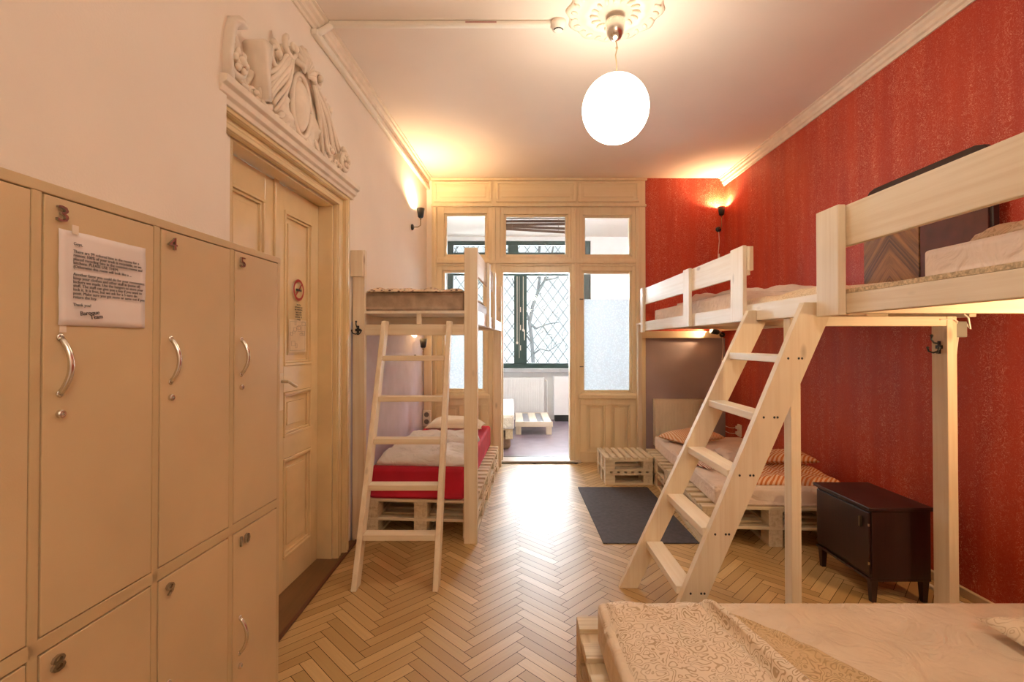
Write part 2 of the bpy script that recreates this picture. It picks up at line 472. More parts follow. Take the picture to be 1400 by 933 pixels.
# dark threshold boards before the left door
m = MB(); m.prism([(-1.50, 2.15), (-1.185, 2.15), (-1.185, 3.68), (-1.40, 3.68)], .0005, .012, 'z')
struct('trim_threshold', m, THRESH, bev=.003)
struct('trim_floor_strip', MB().box(-1.185, -1.165, 2.15, 3.70, .0005, .014), plain('red_brown_strip', (.13, .04, .015), .4), bev=.003)
struct('baseboard_right', MB().box(2.655, 2.68, -1.6, 6.1, 0, .055), plain('cream_baseboard', (.66, .50, .32), .5), bev=.006)

# ------------------------------------------------------------------ left double door with relief over it
def ring_frame(mb, y0, y1, z0, z1, xb, w, d):
    """raised moulding ring on a door leaf, local frame (x out)"""
    for (a, b, c, e) in ((y0, y1, z0, z0 + w), (y0, y1, z1 - w, z1), (y0, y0 + w, z0 + w, z1 - w), (y1 - w, y1, z0 + w, z1 - w)):
        mb.box(xb, xb + d, a, b, c, e)
door = setting('door_1', LW, LA)
SPL = 2.815
def leaf(y0, y1, name):
    m = MB(); st = .10; xf = -.10
    pan = [(.20, .80), (.93, 1.20), (1.36, 2.30)]
    m.box(xf - .045, xf, y0, y0 + st, .012, DZ - .016); m.box(xf - .045, xf, y1 - st, y1, .012, DZ - .016)
    zs = [.012] + [z for p in pan for z in p] + [DZ - .016]
    for i in range(0, len(zs), 2): m.box(xf - .045, xf, y0 + st, y1 - st, zs[i], zs[i + 1])
    for a, b in pan:
        m.box(xf - .035, xf - .022, y0 + st, y1 - st, a, b)
        ring_frame(m, y0 + st, y1 - st, a, b, xf - .024, .018, .032)
        ring_frame(m, y0 + st + .018, y1 - st - .018, a + .018, b - .018, xf - .024, .014, .018)
        m.box(xf - .024, xf - .010, y0 + st + .065, y1 - st - .065, a + .065, b - .065)
    return obj(name, m, DOORP[0], door, bev=.003)
lf1 = leaf(DY0 + .010, SPL - .003, 'leaf'); lf2 = leaf(SPL + .003, DY1 - .010, 'leaf')
obj('astragal', MB().box(-.10, -.085, SPL - .02, SPL + .022, .012, DZ - .01), DOORP[0], lf2, bev=.004)
h = MB(); h.box(-.10, -.092, SPL + .045, SPL + .085, 1.10, 1.32)
h.tube([(-.092, SPL + .065, 1.27), (-.05, SPL + .065, 1.27), (-.045, SPL + .075, 1.265), (-.045, SPL + .12, 1.245), (-.05, SPL + .16, 1.235)], .009, 8)
obj('door_handle', h, plain('cream_handle', (.72, .60, .42), .3, .2), lf2, smooth=False)
m = MB()
# jambs and casing
m.box(-.17, 0, DY1 - .008, DY1 + .02, 0, DZ + .02); m.box(-.17, 0, DY0 - .02, DY0 + .008, 0, DZ + .02); m.box(-.17, 0, DY0 - .02, DY1 + .02, DZ - .012, DZ + .02)
for i, (w0, w1, d) in enumerate(((.0, .155, .03), (.003, .03, .042), (.045, .06, .038), (.095, .152, .058), (.10, .115, .066))):
    xa = 0.0 if i == 0 else .028 if i < 4 else .056
    m.box(xa, d, DY1 + w0, DY1 + w1, 0, DZ + w0 * .6 + .003)
    m.box(xa, d + .0007, DY0 - .15, DY1 + w1 + .0007, DZ + w0 * .6 + .0013, DZ + .01 + w1 * .55)
obj('casing', m, DOORP[0], door, bev=.004)
m = MB()
P0, P1 = 2.05, 3.565; ZS = 2.545
prof = [(0, ZS), (.070, ZS), (.075, ZS + .02), (.092, ZS + .03), (.098, ZS + .055), (.118, ZS + .065), (.122, ZS + .095), (.0, ZS + .105)]
mb = MB(); mb.prism([(a, z) for a, z in prof], P0, P1, 'y')
obj('pediment_shelf', mb, STUCCO, door, bev=.003)
# relief: cartouche with scrolls, shell and drapery
def relief():
    mb = MB(); yc = 2.80; zb = ZS + .10
    def pt(u, w, x): return Vector((x, yc + u, zb + w))
    # modelled ground with a crest outline
    us = [-.70, -.66, -.60, -.52, -.46, -.40, -.33, -.27, -.2, -.1, 0, .1, .2, .27, .33, .40, .46, .52, .60, .66, .70]
    hs = [.10, .27, .30, .17, .13, .26, .34, .36, .44, .52, .56, .55, .52, .50, .42, .30, .18, .12, .20, .22, .06]
    def H(u):
        for i in range(len(us) - 1):
            if us[i] <= u <= us[i + 1]:
                t = (u - us[i]) / (us[i + 1] - us[i]); t = t * t * (3 - 2 * t); return hs[i] * (1 - t) + hs[i + 1] * t
        return .05
    def top(a, b):
        u = -.70 + 1.40 * a; w = H(u) * b
        e = min(1, (1 - b) * 6) * min(1, a * 20, (1 - a) * 20)
        d = .018 + .05 * e * (.55 + .45 * math.sin(9 * abs(u) * 2.2 - 6 * b)) + .022 * nz(u, w, 1, 16) + .012 * nz(u, w, 3, 40)
        return pt(u, w, max(.006, d))
    mb.grid(110, 48, top, lambda a, b: pt(-.70 + 1.40 * a, H(-.70 + 1.40 * a) * b, -.002))
    def spiral(u0, w0, r0, turns, a0, dirn, x=.06, rad=.016, n=34):
        pts = []
        for i in range(n):
            t = i / (n - 1); a = a0 + dirn * turns * 2 * math.pi * t; r = r0 * (1 - .8 * t)
            pts.append(pt(u0 + r * math.cos(a), w0 + r * math.sin(a), x + .03 * t))
        mb.tube(pts, [rad * (1.2 - .5 * i / n) for i in range(n)], 7)
        mb.ell(pt(u0, w0, x + .035), (rad * 1.4,) * 3, 8, 6)
    for s in (-1, 1):
        spiral(s * .60, .13, .085, 1.5, R(90), -s, .055)
        spiral(s * .36, .10, .06, 1.4, R(200 if s > 0 else -20), s, .05, .013)
        spiral(s * .30, .34, .075, 1.4, R(90), s, .06, .015)
        spiral(s * .15, .46, .06, 1.3, R(60 if s > 0 else 120), -s, .07, .014)
        spiral(s * .48, .05, .04, 1.2, R(0), s, .05, .010)
        # drapery folds falling outward from the crown
        for k in range(7):
            t = k / 6; pts = []
            for i in range(15):
                q = i / 14
                u = s * (.10 + .05 * t + (.18 + (.22 if s > 0 else .08) * t) * q ** 1.3); w = .47 - .03 * t - (.42 - .16 * t) * q ** 1.1 + .014 * math.sin(7 * q + k)
                pts.append(pt(u, w, .06 + .022 * math.sin(3.1 * q) + .006 * (k % 2)))
            mb.tube(pts, [.013 * (1 - .35 * abs(i / 14 - .5)) for i in range(15)], 7)
        # acanthus leaves along the foot
        for k in range(9):
            u = s * (.08 + .062 * k); Mx = Matrix.Rotation(s * R(35 + 9 * k), 3, 'X')
            mb.ell(pt(u, .035 + .02 * (k % 3), .055), (.014, .018, .042), 8, 6, Mx)
        for k in range(6):
            a = R(60 * k); mb.ell(pt(s * .60 + .04 * math.cos(a), .13 + .04 * math.sin(a), .085), (.012, .017, .017), 8, 6)
    # oval shield with a rim
    mb.ell(pt(0, .22, .045), (.055, .085, .15), 24, 12)
    rim = [pt(.105 * math.cos(a), .22 + .175 * math.sin(a), .062) for a in [2 * math.pi * i / 40 for i in range(41)]]
    mb.tube(rim, .014, 8)
    # shell crown
    for k in range(9):
        a = R(10 + 20 * k); mb.tube([pt(.02 * math.cos(a), .40 + .02 * math.sin(a), .09), pt(.07 * math.cos(a), .40 + .08 * math.sin(a), .105), pt(.12 * math.cos(a), .40 + .145 * math.sin(a), .075)], [.008, .016, .019], 8)
    # thick wave at the near end and flared block
    prof = [(-.73, 0), (-.73, .10), (-.72, .19), (-.70, .26), (-.66, .30), (-.62, .305), (-.59, .29), (-.60, .275), (-.64, .275), (-.67, .24), (-.69, .18), (-.70, .10), (-.69, 0)]
    mb.prism([(yc + u, zb + w) for u, w in prof], 0, .115, 'x')
    prof = [(-.405, .06), (-.43, .20), (-.46, .31), (-.44, .335), (-.37, .345), (-.36, .33), (-.385, .20), (-.375, .06)]
    mb.prism([(yc + u, zb + w) for u, w in prof], 0, .10, 'x')
    obj('relief_ornament', mb, STUCCO, door, smooth=True)
relief()

def local_pt(x, y, z): return (x, y, z)
# notices taped on the door leaf
def on_door(name, label, cat):
    t = thing(name, label, cat, LW, LA); return t
xs = -.0985
t = on_door('no_smoking_sign', 'round red no smoking sign stuck on the cream door leaf', 'sign')
zc = 1.835; yc = 3.09
m = MB(); n = 36
for i in range(n):
    a0, a1 = 2 * math.pi * i / n, 2 * math.pi * (i + 1) / n
    vs = []
    for a, r in ((a0, .052), (a1, .052), (a1, .068), (a0, .068)): vs.append(m.bm.verts.new((xs + .0012, yc + r * math.cos(a), zc + r * math.sin(a))))
    m._f(vs)
Mx = Matrix.Translation((xs + .0012, yc, zc)) @ Matrix.Rotation(R(45), 4, 'X')
m.box(-.0002, .0002, -.055, .055, -.005, .005, Mx)
obj('prohibition_ring', m, REDINK, t)
m = MB(); m.box(-.0022 + xs + .003, xs + .0016, yc - .036, yc + .02, zc - .007, zc + .007); m.box(xs + .0008, xs + .0016, yc + .024, yc + .036, zc - .007, zc + .007)
m.tube([(xs + .0012, yc + .028, zc + .012), (xs + .0012, yc + .02, zc + .024), (xs + .0012, yc + .032, zc + .034)], .0015, 5)
obj('cigarette_pictogram', m, INK, t)
MT = basis((0, 1, 0), (0, 0, 1), (xs + .0012, yc, zc - .10))
text_mesh('small_print', 'TILOS A\nDOHANYZAS\nNO SMOKING\nRAUCHEN\nVERBOTEN\nDEFENSE DE\nFUMER', .0155, INK, t, MT, align='CENTER')
t = on_door('floor_plan_notice', 'faded paper notice with grey drawing taped to the door below the sign', 'notice')
obj('paper', MB().box(xs, xs + .0008, 2.97, 3.19, 1.44, 1.645), plain('yellowed_paper', (.76, .61, .42), .7), t)
m = MB(); rr = random.Random(3)
for (a, b, c, d) in ((2.985, 3.175, 1.452, 1.4535), (2.985, 3.175, 1.632, 1.6335), (2.985, 2.9865, 1.452, 1.632), (3.1735, 3.175, 1.452, 1.632)): m.box(xs + .0008, xs + .0013, a, b, c, d)
for i in range(12):
    y = 2.99 + .013 * rr.randint(0, 11); z = 1.455 + .013 * rr.randint(0, 12); w = rr.uniform(.015, .05); hh = rr.uniform(.012, .04)
    for (a, b, c, d) in ((y, y + w, z, z + .0016), (y, y + w, z + hh, z + hh + .0016), (y, y + .0016, z, z + hh), (y + w, y + w + .0016, z, z + hh)): m.box(xs + .0008, xs + .0013, a, b, c, d)
obj('drawing', m, INKG, t)

# ------------------------------------------------------------------ glazed wooden partition (back of the room)
part = setting('window_1', (0, 6.12, 0), 0)
def B(m, x0, x1, z0, z1, y0=0, y1=.14): return m.box(x0, x1, y0, y1, z0, z1)
m = MB()
B(m, -1.012, -.95, 0, 3.24); B(m, -.30, -.147, 0, 3.24); B(m, .745, .856, 0, 3.24); B(m, 1.56, 1.684, 0, 3.24)
B(m, -1.012, 1.684, 3.24, ZC - .002); B(m, -.951, 1.561, 2.47, 2.576, .004, .136)
B(m, -.147, -.11, 0, 2.47, .0, .14); B(m, .727, .745, 0, 2.47); B(m, -.146, .744, 2.386, 2.469, .006, .134)
obj('frame', m, CREAM[2], part, bev=.006)
m = MB()   # raised mouldings in front
for x in (-.975, -.225, .80, 1.60): B(m, x - .018, x + .018, .0, 3.214, -.018, -.0005)
B(m, -1.02, 1.69, 3.215, 3.245, -.03, -.0005); B(m, -1.03, 1.70, 3.545, ZC - .004, -.035, 0); B(m, -.95, 1.56, 2.50, 2.53, -.022, .003)
obj('moulding', m, CREAM[2], part, bev=.006)
for (x0, x1) in ((-.985, -.26), (-.20, .80), (.83, 1.60)):
    m = MB(); B(m, x0, x1, 3.275, 3.53, -.012, 0)
    for a in ((x0, x1, 3.275, 3.30), (x0, x1, 3.505, 3.53), (x0, x0 + .03, 3.30, 3.505), (x1 - .03, x1, 3.30, 3.505)): B(m, *a, -.03, -.012)
    B(m, x0 + .07, x1 - .07, 3.335, 3.47, -.022, -.012)
    obj('header_panel', m, CREAM[0], part, bev=.004)
def sash(x0, x1, z0, z1, gx0, gx1, gz0, gz1, film=None, name='sash'):
    m = MB()
    B(m, x0, gx0 - .03, z0, z1, .02, .12); B(m, gx1 + .03, x1, z0, z1, .02, .12)
    B(m, gx0 - .03, gx1 + .03, z0, gz0 - .03, .02, .12); B(m, gx0 - .03, gx1 + .03, gz1 + .03, z1, .02, .12)
    B(m, gx0 - .03, gx0, gz0 - .03, gz1 + .03, .05, .11); B(m, gx1, gx1 + .03, gz0 - .03, gz1 + .03, .05, .11)
    B(m, gx0, gx1, gz0 - .03, gz0, .05, .11); B(m, gx0, gx1, gz1, gz1 + .03, .05, .11)
    s = obj(name, m, CREAM[2], part, bev=.004)
    obj('pane', MB().box(gx0, gx1, .078, .082, gz0, gz1), GLASS, s)
    if film: obj('frosted_film', MB().box(gx0, gx1, .0745, .0775, gz0, film), FILM, s)
    return s
sash(-.95, -.30, 2.576, 3.24, -.83, -.345, 2.625, 3.11)
sash(-.147, .745, 2.576, 3.24, -.075, .68, 2.625, 3.10)
sash(.856, 1.56, 2.576, 3.24, .93, 1.49, 2.625, 3.09)
sash(-.95, -.30, .86, 2.47, -.85, -.37, .92, 2.39, 2.05)
sash(.856, 1.56, .86, 2.47, .915, 1.49, .90, 2.38, 2.055)
for (x0, x1) in ((-.95, -.30), (.856, 1.56)):
    m = MB(); B(m, x0, x1, 0, .86, .05, .12); B(m, x0 - .02, x1 + .02, .80, .85, -.03, .03)
    w = (x1 - x0 - .08 * 3) / 2
    B(m, x0, x1, 0, .13, 0, .05); B(m, x0, x1, .72, .86, 0, .05)
    for k in range(3): xx = x0 + k * (w + .08); B(m, xx, xx + .08, .13, .72, 0, .05)
    for k in range(2):
        a = x0 + .08 + k * (w + .08)
        for q in ((a, a + w, .13, .145), (a, a + w, .705, .72), (a, a + .015, .145, .705), (a + w - .015, a + w, .145, .705)): B(m, *q, .012, .05)
        B(m, a + .045, a + w - .045, .175, .675, .030, .05)
    obj('lower_panel', m, CREAM[2], part, bev=.004)
m = MB()
for (x, z) in ((.885, 1.20), (.885, 2.05)): m.box(x - .03, x + .012, -.010, .03, z - .004, z + .004); m.ell((x - .03, -.012, z), (.006, .006, .006), 8, 6)
m.ell((-.19, -.004, 1.0), (.008, .006, .010), 8, 6)
obj('latch', m, BLACK, part)
struct('trim_doorway_threshold', MB().box(-.25, .86, 6.06, 6.30, .0005, .028), plain('worn_white_threshold', (.70, .66, .60), .35), bev=.006)
struct('trim_doorway_seal', MB().box(-.20, .82, 6.048, 6.058, .0005, .012), BLACK)
struct('trim_doorway_strip', MB().box(-.18, .80, 6.30, 6.36, 0, .03), DKWOOD, bev=.004)
# hanging blind behind the middle transom
t = thing('slatted_blind', 'brown slatted blind pulled up askew behind the middle transom pane', 'blind', (.30, 6.285, 0))
for k, (z, tilt) in enumerate(((3.12, 0), (3.075, .3), (3.035, .6), (2.995, -2.5), (2.955, -3.4))):
    Mx = Matrix.Translation((0, 0, z)) @ Matrix.Rotation(R(-tilt), 4, 'Y') @ Matrix.Rotation(R(25), 4, 'X')
    obj('slat', MB().box(-.42, .42, -.002, .002, -.017, .017, Mx), BLINDM, t)
for x in (-.30, .30): obj('cord', MB().tube([(x, -.02, 3.2), (x, -.02, 2.95)], .003, 6), BLINDM, t)

# ------------------------------------------------------------------ back room: window, grille, radiator, furniture, outside
wn = setting('window_2', (0, 9.55, 0), 0)
m = MB()
def G(x0, x1, z0, z1, y0=0, y1=.08): m.box(x0, x1, y0, y1, z0, z1)
G(WX0, WX0 + .12, WZ0, WZ1); G(WX1 - .15, WX1, WZ0, WZ1); G(WX0 + .12, WX1 - .15, WZ0, WZ0 + .10); G(WX0 + .12, WX1 - .15, WZ1 - .08, WZ1)
G(WX0 + .12, WX1 - .15, 2.82, 3.28); G(.04, .29, WZ0 + .10, 2.82, -.02, .08); G(-.08, .12, 3.28, WZ1 - .08)
obj('frame', m, DARKG, wn, bev=.006)
m = MB(); m.box(-.06 + .2, .2 - .055, -.035, -.02, 1.0 + .2, 2.8); 
for x in (.10, .22): m.tube([(x, -.03, 1.5 if x < .2 else 1.75), (x, -.03, 2.8)], .006, 6)
for z in (1.35, 1.75, 2.1): m.box(.16, .175, -.035, -.02, z, z + .10)
m.ell((.10, -.03, 1.5), (.02, .02, .03), 8, 6); m.ell((.22, -.03, 1.75), (.02, .02, .03), 8, 6)
m.box(.235, .25, -.06, -.02, 1.55, 1.75)
obj('window_handle', m, PLASTW, wn)
obj('pane', MB().box(WX0 + .11, .05, .03, .034, WZ0 + .09, 2.83), GLASS, wn); obj('pane', MB().box(.28, WX1 - .14, .03, .034, WZ0 + .09, 2.83), GLASS, wn)
obj('pane', MB().box(WX0 + .11, WX1 - .14, .03, .034, 3.27, WZ1 - .07), GLASS, wn)
m = MB(); d = .275
for s in (1, -1):
    k = -30
    while k < 32:
        # line x = x0 + s*(z - WZ0)*.62
        x0 = k * .203; p, q = None, None
        za, zb = WZ0, WZ1; xa, xb = x0, x0 + s * (zb - za) * .735
        lo, hi = WX0, WX1
        def cl(x): return max(lo, min(hi, x))
        if max(xa, xb) > lo and min(xa, xb) < hi:
            xa2, xb2 = cl(xa), cl(xb); zA = za + (xa2 - x0) / (s * .735); zB = za + (xb2 - x0) / (s * .735)
            m.tube([(xa2, 0, zA), (xb2, 0, zB)], .007, 5)
        k += 1
for x in (WX0 + .004, WX1 - .004): m.tube([(x, 0, WZ0), (x, 0, WZ1)], .008, 5)
o = obj('window_grille', m, WIRE); o.location = (0, 9.66, 0)
tag(o, 'diamond wire grille outside the dark green window', 'grille')
def tree(x, y, seed, label, hz=4.2):
    rr = random.Random(seed); t = MB()
    def br(p, d, r, l, depth):
        pts = [p]; n = 6
        for i in range(n):
            d = (d + Vector((rr.uniform(-.25, .25), rr.uniform(-.15, .15), rr.uniform(-.05, .22)))).normalized(); p = p + d * l / n; pts.append(p)
            if depth < 4 and rr.random() < .62:
                e = (d + Vector((rr.uniform(-1, 1), rr.uniform(-.5, .5), rr.uniform(-.1, .6)))).normalized()
                br(p, e, r * .5, l * .55, depth + 1)
        t.tube(pts, [r * (1 - .5 * i / n) for i in range(n + 1)], 6)
    br(Vector((0, 0, -.5)), Vector((0, 0, 1)), .055, hz, 0)
    o = obj('bare_tree', t, BARK); o.location = (x, y, 0); tag(o, label, 'tree')
t_ = MB(); YT = 12.0
def sp(px, z): return Vector(((px - 700) / 665 * YT, YT + .3 * nz(px * .1, z), z))
trunk = [(730, -.5), (731, .5), (729, 1.0), (727, 1.6), (724, 2.0), (728, 2.4), (735, 2.75), (738, 3.1), (736, 3.5), (740, 4.3)]
def limb(pts, r0, r1): t_.tube([sp(*p) for p in pts], [r0 + (r1 - r0) * i / (len(pts) - 1) for i in range(len(pts))], 7)
limb(trunk, .055, .032)
limb([(724, 1.98), (733, 1.85), (742, 1.92), (749, 1.70), (757, 1.72)], .035, .012); limb([(742, 1.92), (752, 1.98), (764, 2.0)], .02, .010)
limb([(735, 2.75), (745, 3.05), (752, 3.5), (758, 4.0)], .04, .02); limb([(745, 3.05), (760, 3.1), (772, 3.3)], .022, .01)
limb([(727, 1.5), (719, 1.7), (711, 1.75)], .03, .012); limb([(724, 2.0), (718, 2.4), (712, 2.6), (700, 3.1)], .03, .012)
limb([(728, 1.2), (738, 1.35), (750, 1.3), (766, 1.5)], .025, .010)
rq = random.Random(4)
for i in range(16):
    px = rq.uniform(738, 778); z = rq.uniform(1.2, 3.6); limb([(px, z), (px + rq.uniform(-5, 5), z + rq.uniform(-.12, .16)), (px + rq.uniform(-8, 8), z + rq.uniform(-.2, .26))], .008, .005)
o = obj('bare_tree', t_, BARK, smooth=True); tag(o, 'bare forked tree outside the green window seen through the open doorway', 'tree')
tree(-1.6, 13.5, 11, 'bare thin tree outside at the left half of the green window')

def radiator(name, label, x0, x1, z0, z1, y, mat, yf=.08):
    t = thing(name, label, 'radiator', ((x0 + x1) / 2, y, z0)); w = (x1 - x0) / 2; hh = z1 - z0
    m = MB(); n = max(8, int((x1 - x0) / .034)); pts = []
    m.box(-w, w, -.055, -.03, 0, hh); m.box(-w, w, .0, .02, 0, hh)
    for i in range(n):
        xa = -w + (i + .2) * 2 * w / n; m.box(xa, xa + .6 * 2 * w / n, -.064, -.055, .03, hh - .03)
    m.box(-w, w, -.06, .022, hh - .012, hh)
    obj('ribbed_panel', m, mat, t, bev=.003)
    m = MB(); m.tube([(w, -.02, hh - .06), (w + .05, -.02, hh - .06), (w + .06, -.02, hh - .08), (w + .06, -.02, -z0 + .03)], .010, 8)
    obj('pipe', m, mat, t); m = MB(); m.tube([(w + .03, -.02, hh - .06), (w + .03, -.07, hh - .06)], .018, 10); obj('valve', m, PLASTW, t)
    return t
radiator('panel_radiator', 'cream ribbed radiator on mauve wall at head of the right bed', 1.77, 2.38, .22, .80, 6.095, RADM)
radiator('panel_radiator', 'white ribbed radiator under the green window in the back room', -.55, .62, .16, .83, 9.45, RADW)
t = thing('white_cabinet', 'white box cupboard beside the radiator in the back room', 'cabinet', (1.02, 9.40, .0))
obj('body', MB().box(-.22, .75, -.12, .09, .12, .86), RADW, t, bev=.006); obj('plinth', MB().box(-.20, .73, -.10, .09, 0, .12), BLACK, t)

# ---- pallets
def pallet(label, w, l, n, loc, rotz=0, group=None, slat=.095, name='wooden_pallet', mats=PALW):
    """slats run along local x (width w); local y = length l; origin at the near-left bottom corner"""
    t = thing(name, label, 'pallet', loc, rotz, group)
    for k in range(n):
        y = k * (l - slat) / (n - 1); board('slat', t, 0, w, y, y + slat, .124, .144, mats, .002)
    for k in range(3):
        x = k * (w - .10) / 2
        board('stringer', t, x, x + .10, 0, l, .102, .124, mats, .002)
        board('bottom_board', t, x, x + .10, 0, l, 0, .022, mats, .002)
        for j in range(3):
            y = j * (l - .13) / 2; board('block', t, x, x + .10, y, y + .13, .022, .102, mats, .002)
    return t
def restack(p, items):
    for loc, rz, lab in items: copy_tree(p, None, loc, rz, lab)

# ---- soft goods
def mattress(name, label, x0, x1, y0, y1, z0, z1, mat, loc=(0, 0, 0), rotz=0, r=.05, cat='mattress', wob=.008):
    nx, ny, nzz = 14, 24, 4
    m = MB(); m.box(x0, x1, y0, y1, z0, z1)
    bmesh.ops.subdivide_edges(m.bm, edges=m.bm.edges[:], cuts=7, use_grid_fill=True)
    cx, cy, cz = (x0 + x1) / 2, (y0 + y1) / 2, (z0 + z1) / 2
    for v in m.bm.verts:
        p = v.co
        dx = max(0, abs(p.x - cx) - ((x1 - x0) / 2 - r)); dy = max(0, abs(p.y - cy) - ((y1 - y0) / 2 - r))
    o = obj(name, m, mat, None, bev=r, seg=5)
    b = o.modifiers['edge']; b.angle_limit = R(60)
    o.location = loc; o.rotation_euler = (0, 0, rotz)
    return tag(o, label, cat)
def pillow(name, label, cx, cy, z0, w, l, h, mat, rotz=0, tilt=0, seed=0, roll=0):
    m = MB(); n = 26
    def prof(u, v):
        a, b = 2 * u - 1, 2 * v - 1
        e = max(0, 1 - abs(a) ** 3.2) ** .55 * max(0, 1 - abs(b) ** 3.2) ** .55
        px = a * (1 - .07 * (1 - b * b)) * w / 2; py = b * (1 - .07 * (1 - a * a)) * l / 2
        k = nz(a * 1.3 + seed, b * 1.3, seed) * .16 + nz(a * 4, b * 4, seed + 5) * .05
        return px, py, e, k
    def top(u, v): px, py, e, k = prof(u, v); return Vector((px, py, h * .35 + e * h * .65 * (1 + k)))
    def bot(u, v): px, py, e, k = prof(u, v); return Vector((px, py, h * .35 * (1 - e) + .001))
    m.grid(n, n, top, bot)
    o = obj(name, m, mat, None, smooth=True)
    o.location = (cx, cy, z0); o.rotation_euler = (R(tilt), R(roll), rotz)
    return tag(o, label, 'pillow')
def rumpled(name, label, cat, corners, zf, mat, nx=60, ny=60, thick=.03, seed=0, loc=(0, 0, 0), rotz=0, group=None):
    """quilt-like sheet over quad corners (bl, br, tr, tl); zf(u,v) top height"""
    m = MB(); c = [Vector((*p, 0)) for p in corners]
    def base(u, v): return (c[0] * (1 - u) + c[1] * u) * (1 - v) + (c[3] * (1 - u) + c[2] * u) * v
    def wob(u, v):
        w = Vector((nz(u * 3, v * 3, seed), nz(u * 3, v * 3, seed + 7), 0)) * .02
        return w
    def top(u, v):
        p = base(u, v) + wob(u, v); e = min(u, 1 - u, v, 1 - v); k = min(1, e * 14) ** .5
        zt, zb = zf(u, v); p.z = zb + (zt - zb) * k; return p
    def bot(u, v):
        p = base(u, v) + wob(u, v); p.z = zf(u, v)[1] - .0; return p
    m.grid(nx, ny, top, bot)
    o = obj(name, m, mat, None, smooth=True); o.location = loc; o.rotation_euler = (0, 0, rotz)
    return tag(o, label, cat, group)

# ------------------------------------------------------------------ LEFT BUNK (frame of the left wall)
def Lw(x, y, z=0):   # left-wall frame to world
    return Vector((LW.x + x * math.cos(LA) - y * math.sin(LA), x * math.sin(LA) + y * math.cos(LA), z))
bk = thing('loft_bed', 'whitewashed pine loft bed against the left wall beyond the cream door', 'bed', LW, LA, 'pine loft beds')
FY = 3.70      # local y of the front plane
board('post', bk, .012, .105, FY, FY + .045, 0, 2.205); board('post', bk, .865, .965, FY, FY + .045, 0, 2.215)
board('post', bk, .865, .960, 5.95, 5.995, 0, 2.19); board('post', bk, .012, .105, 5.95, 5.995, 0, 1.72)
board('corner_block', bk, -.0 + .003, .10, FY - .028, FY - .001, 2.0, 2.20)
board('front_beam', bk, .106, .864, FY + .002, FY + .042, 1.557, 1.638)
board('spacer_block', bk, .50, .535, FY + .01, FY + .04, 1.639, 1.722)
board('side_beam', bk, .925, .963, FY + .046, 5.949, 1.64, 1.745, PALE)
board('side_beam', bk, .012, .05, FY + .046, 5.949, 1.63, 1.722)
for y in (4.3, 5.0, 5.6): board('joist', bk, .051, .924, y, y + .045, 1.64, 1.722, PALE)
obj('platform', MB().box(.012, .924, FY + .003, 5.99, 1.723, 1.742), PALE[1], bk)
board('guard_rail', bk, .935, .958, FY + .046, 4.95, 2.01, 2.20, PALE)
board('guard_post', bk, .964, .99, 4.33, 4.42, 1.64, 2.20, PALE)
board('guard_post', bk, .964, .99, 4.86, 4.95, 1.64, 2.20, PALE)
# ladder leaning on the front beam
def ladder_left():
    t = thing('ladder', 'slim whitewashed ladder with five rungs leaning on the left loft bed', 'ladder', (0, 0, 0), 0, 'loft bed ladders')
    def S(xa, xb):
        m = MB(); p0 = Vector((xa, 2.99, 0)); p1 = Vector((xb, 3.655, 1.64))
        d = (p1 - p0); hw = .017
        M2 = [(-hw, -.05), (hw, -.05), (hw, .045), (-hw, .045)]
        v0 = [m.bm.verts.new((p0.x + a, p0.y + b, 0)) for a, b in M2]; v1 = [m.bm.verts.new((p1.x + a, p1.y - .06 + b, 1.66)) for a, b in M2]
        m._f(v0[::-1]); m._f(v1)
        for i in range(4): m._f([v0[i], v0[(i + 1) % 4], v1[(i + 1) % 4], v1[i]])
        obj('stringer', m, PINE[2], t, bev=.004)
    S(-.955, -.935); S(-.462, -.462)
    for z in (.28, .561, .839, 1.111, 1.389):
        q = z / 1.64; y = 2.99 + (3.595 - 2.99) * q; xa = -.955 + .02 * q + .018; xb = -.462 - .018
        board('rung', t, xa, xb, y - .045, y + .045, z - .018, z + .018, PINE)
ladder_left()
# hook on the left post
def coat_hook(label, loc, rotz):
    t = thing('coat_hook', label, 'hook', loc, rotz, 'black coat hooks on the bed posts')
    m = MB(); m.box(-.010, .010, -.004, 0, -.035, .035); m.box(-.022, .022, -.005, 0, -.008, .012); obj('plate', m, BLACK, t, bev=.002)
    m = MB()
    m.tube([(0, -.004, .02), (0, -.03, .025), (0, -.045, .045), (0, -.042, .06)], .0045, 8); m.ell((0, -.042, .064), (.008,) * 3, 8, 6)
    for s in (-1, 1):
        m.tube([(0, -.004, -.02), (s * .012, -.025, -.03), (s * .028, -.035, -.022), (s * .036, -.034, -.006)], .0045, 8); m.ell((s * .036, -.034, -.002), (.007,) * 3, 8, 6)
    obj('prongs', m, BLACK, t, smooth=True)
coat_hook('black iron coat hook on the left loft bed post', tuple(Lw(.055, FY, 1.595)), LA)

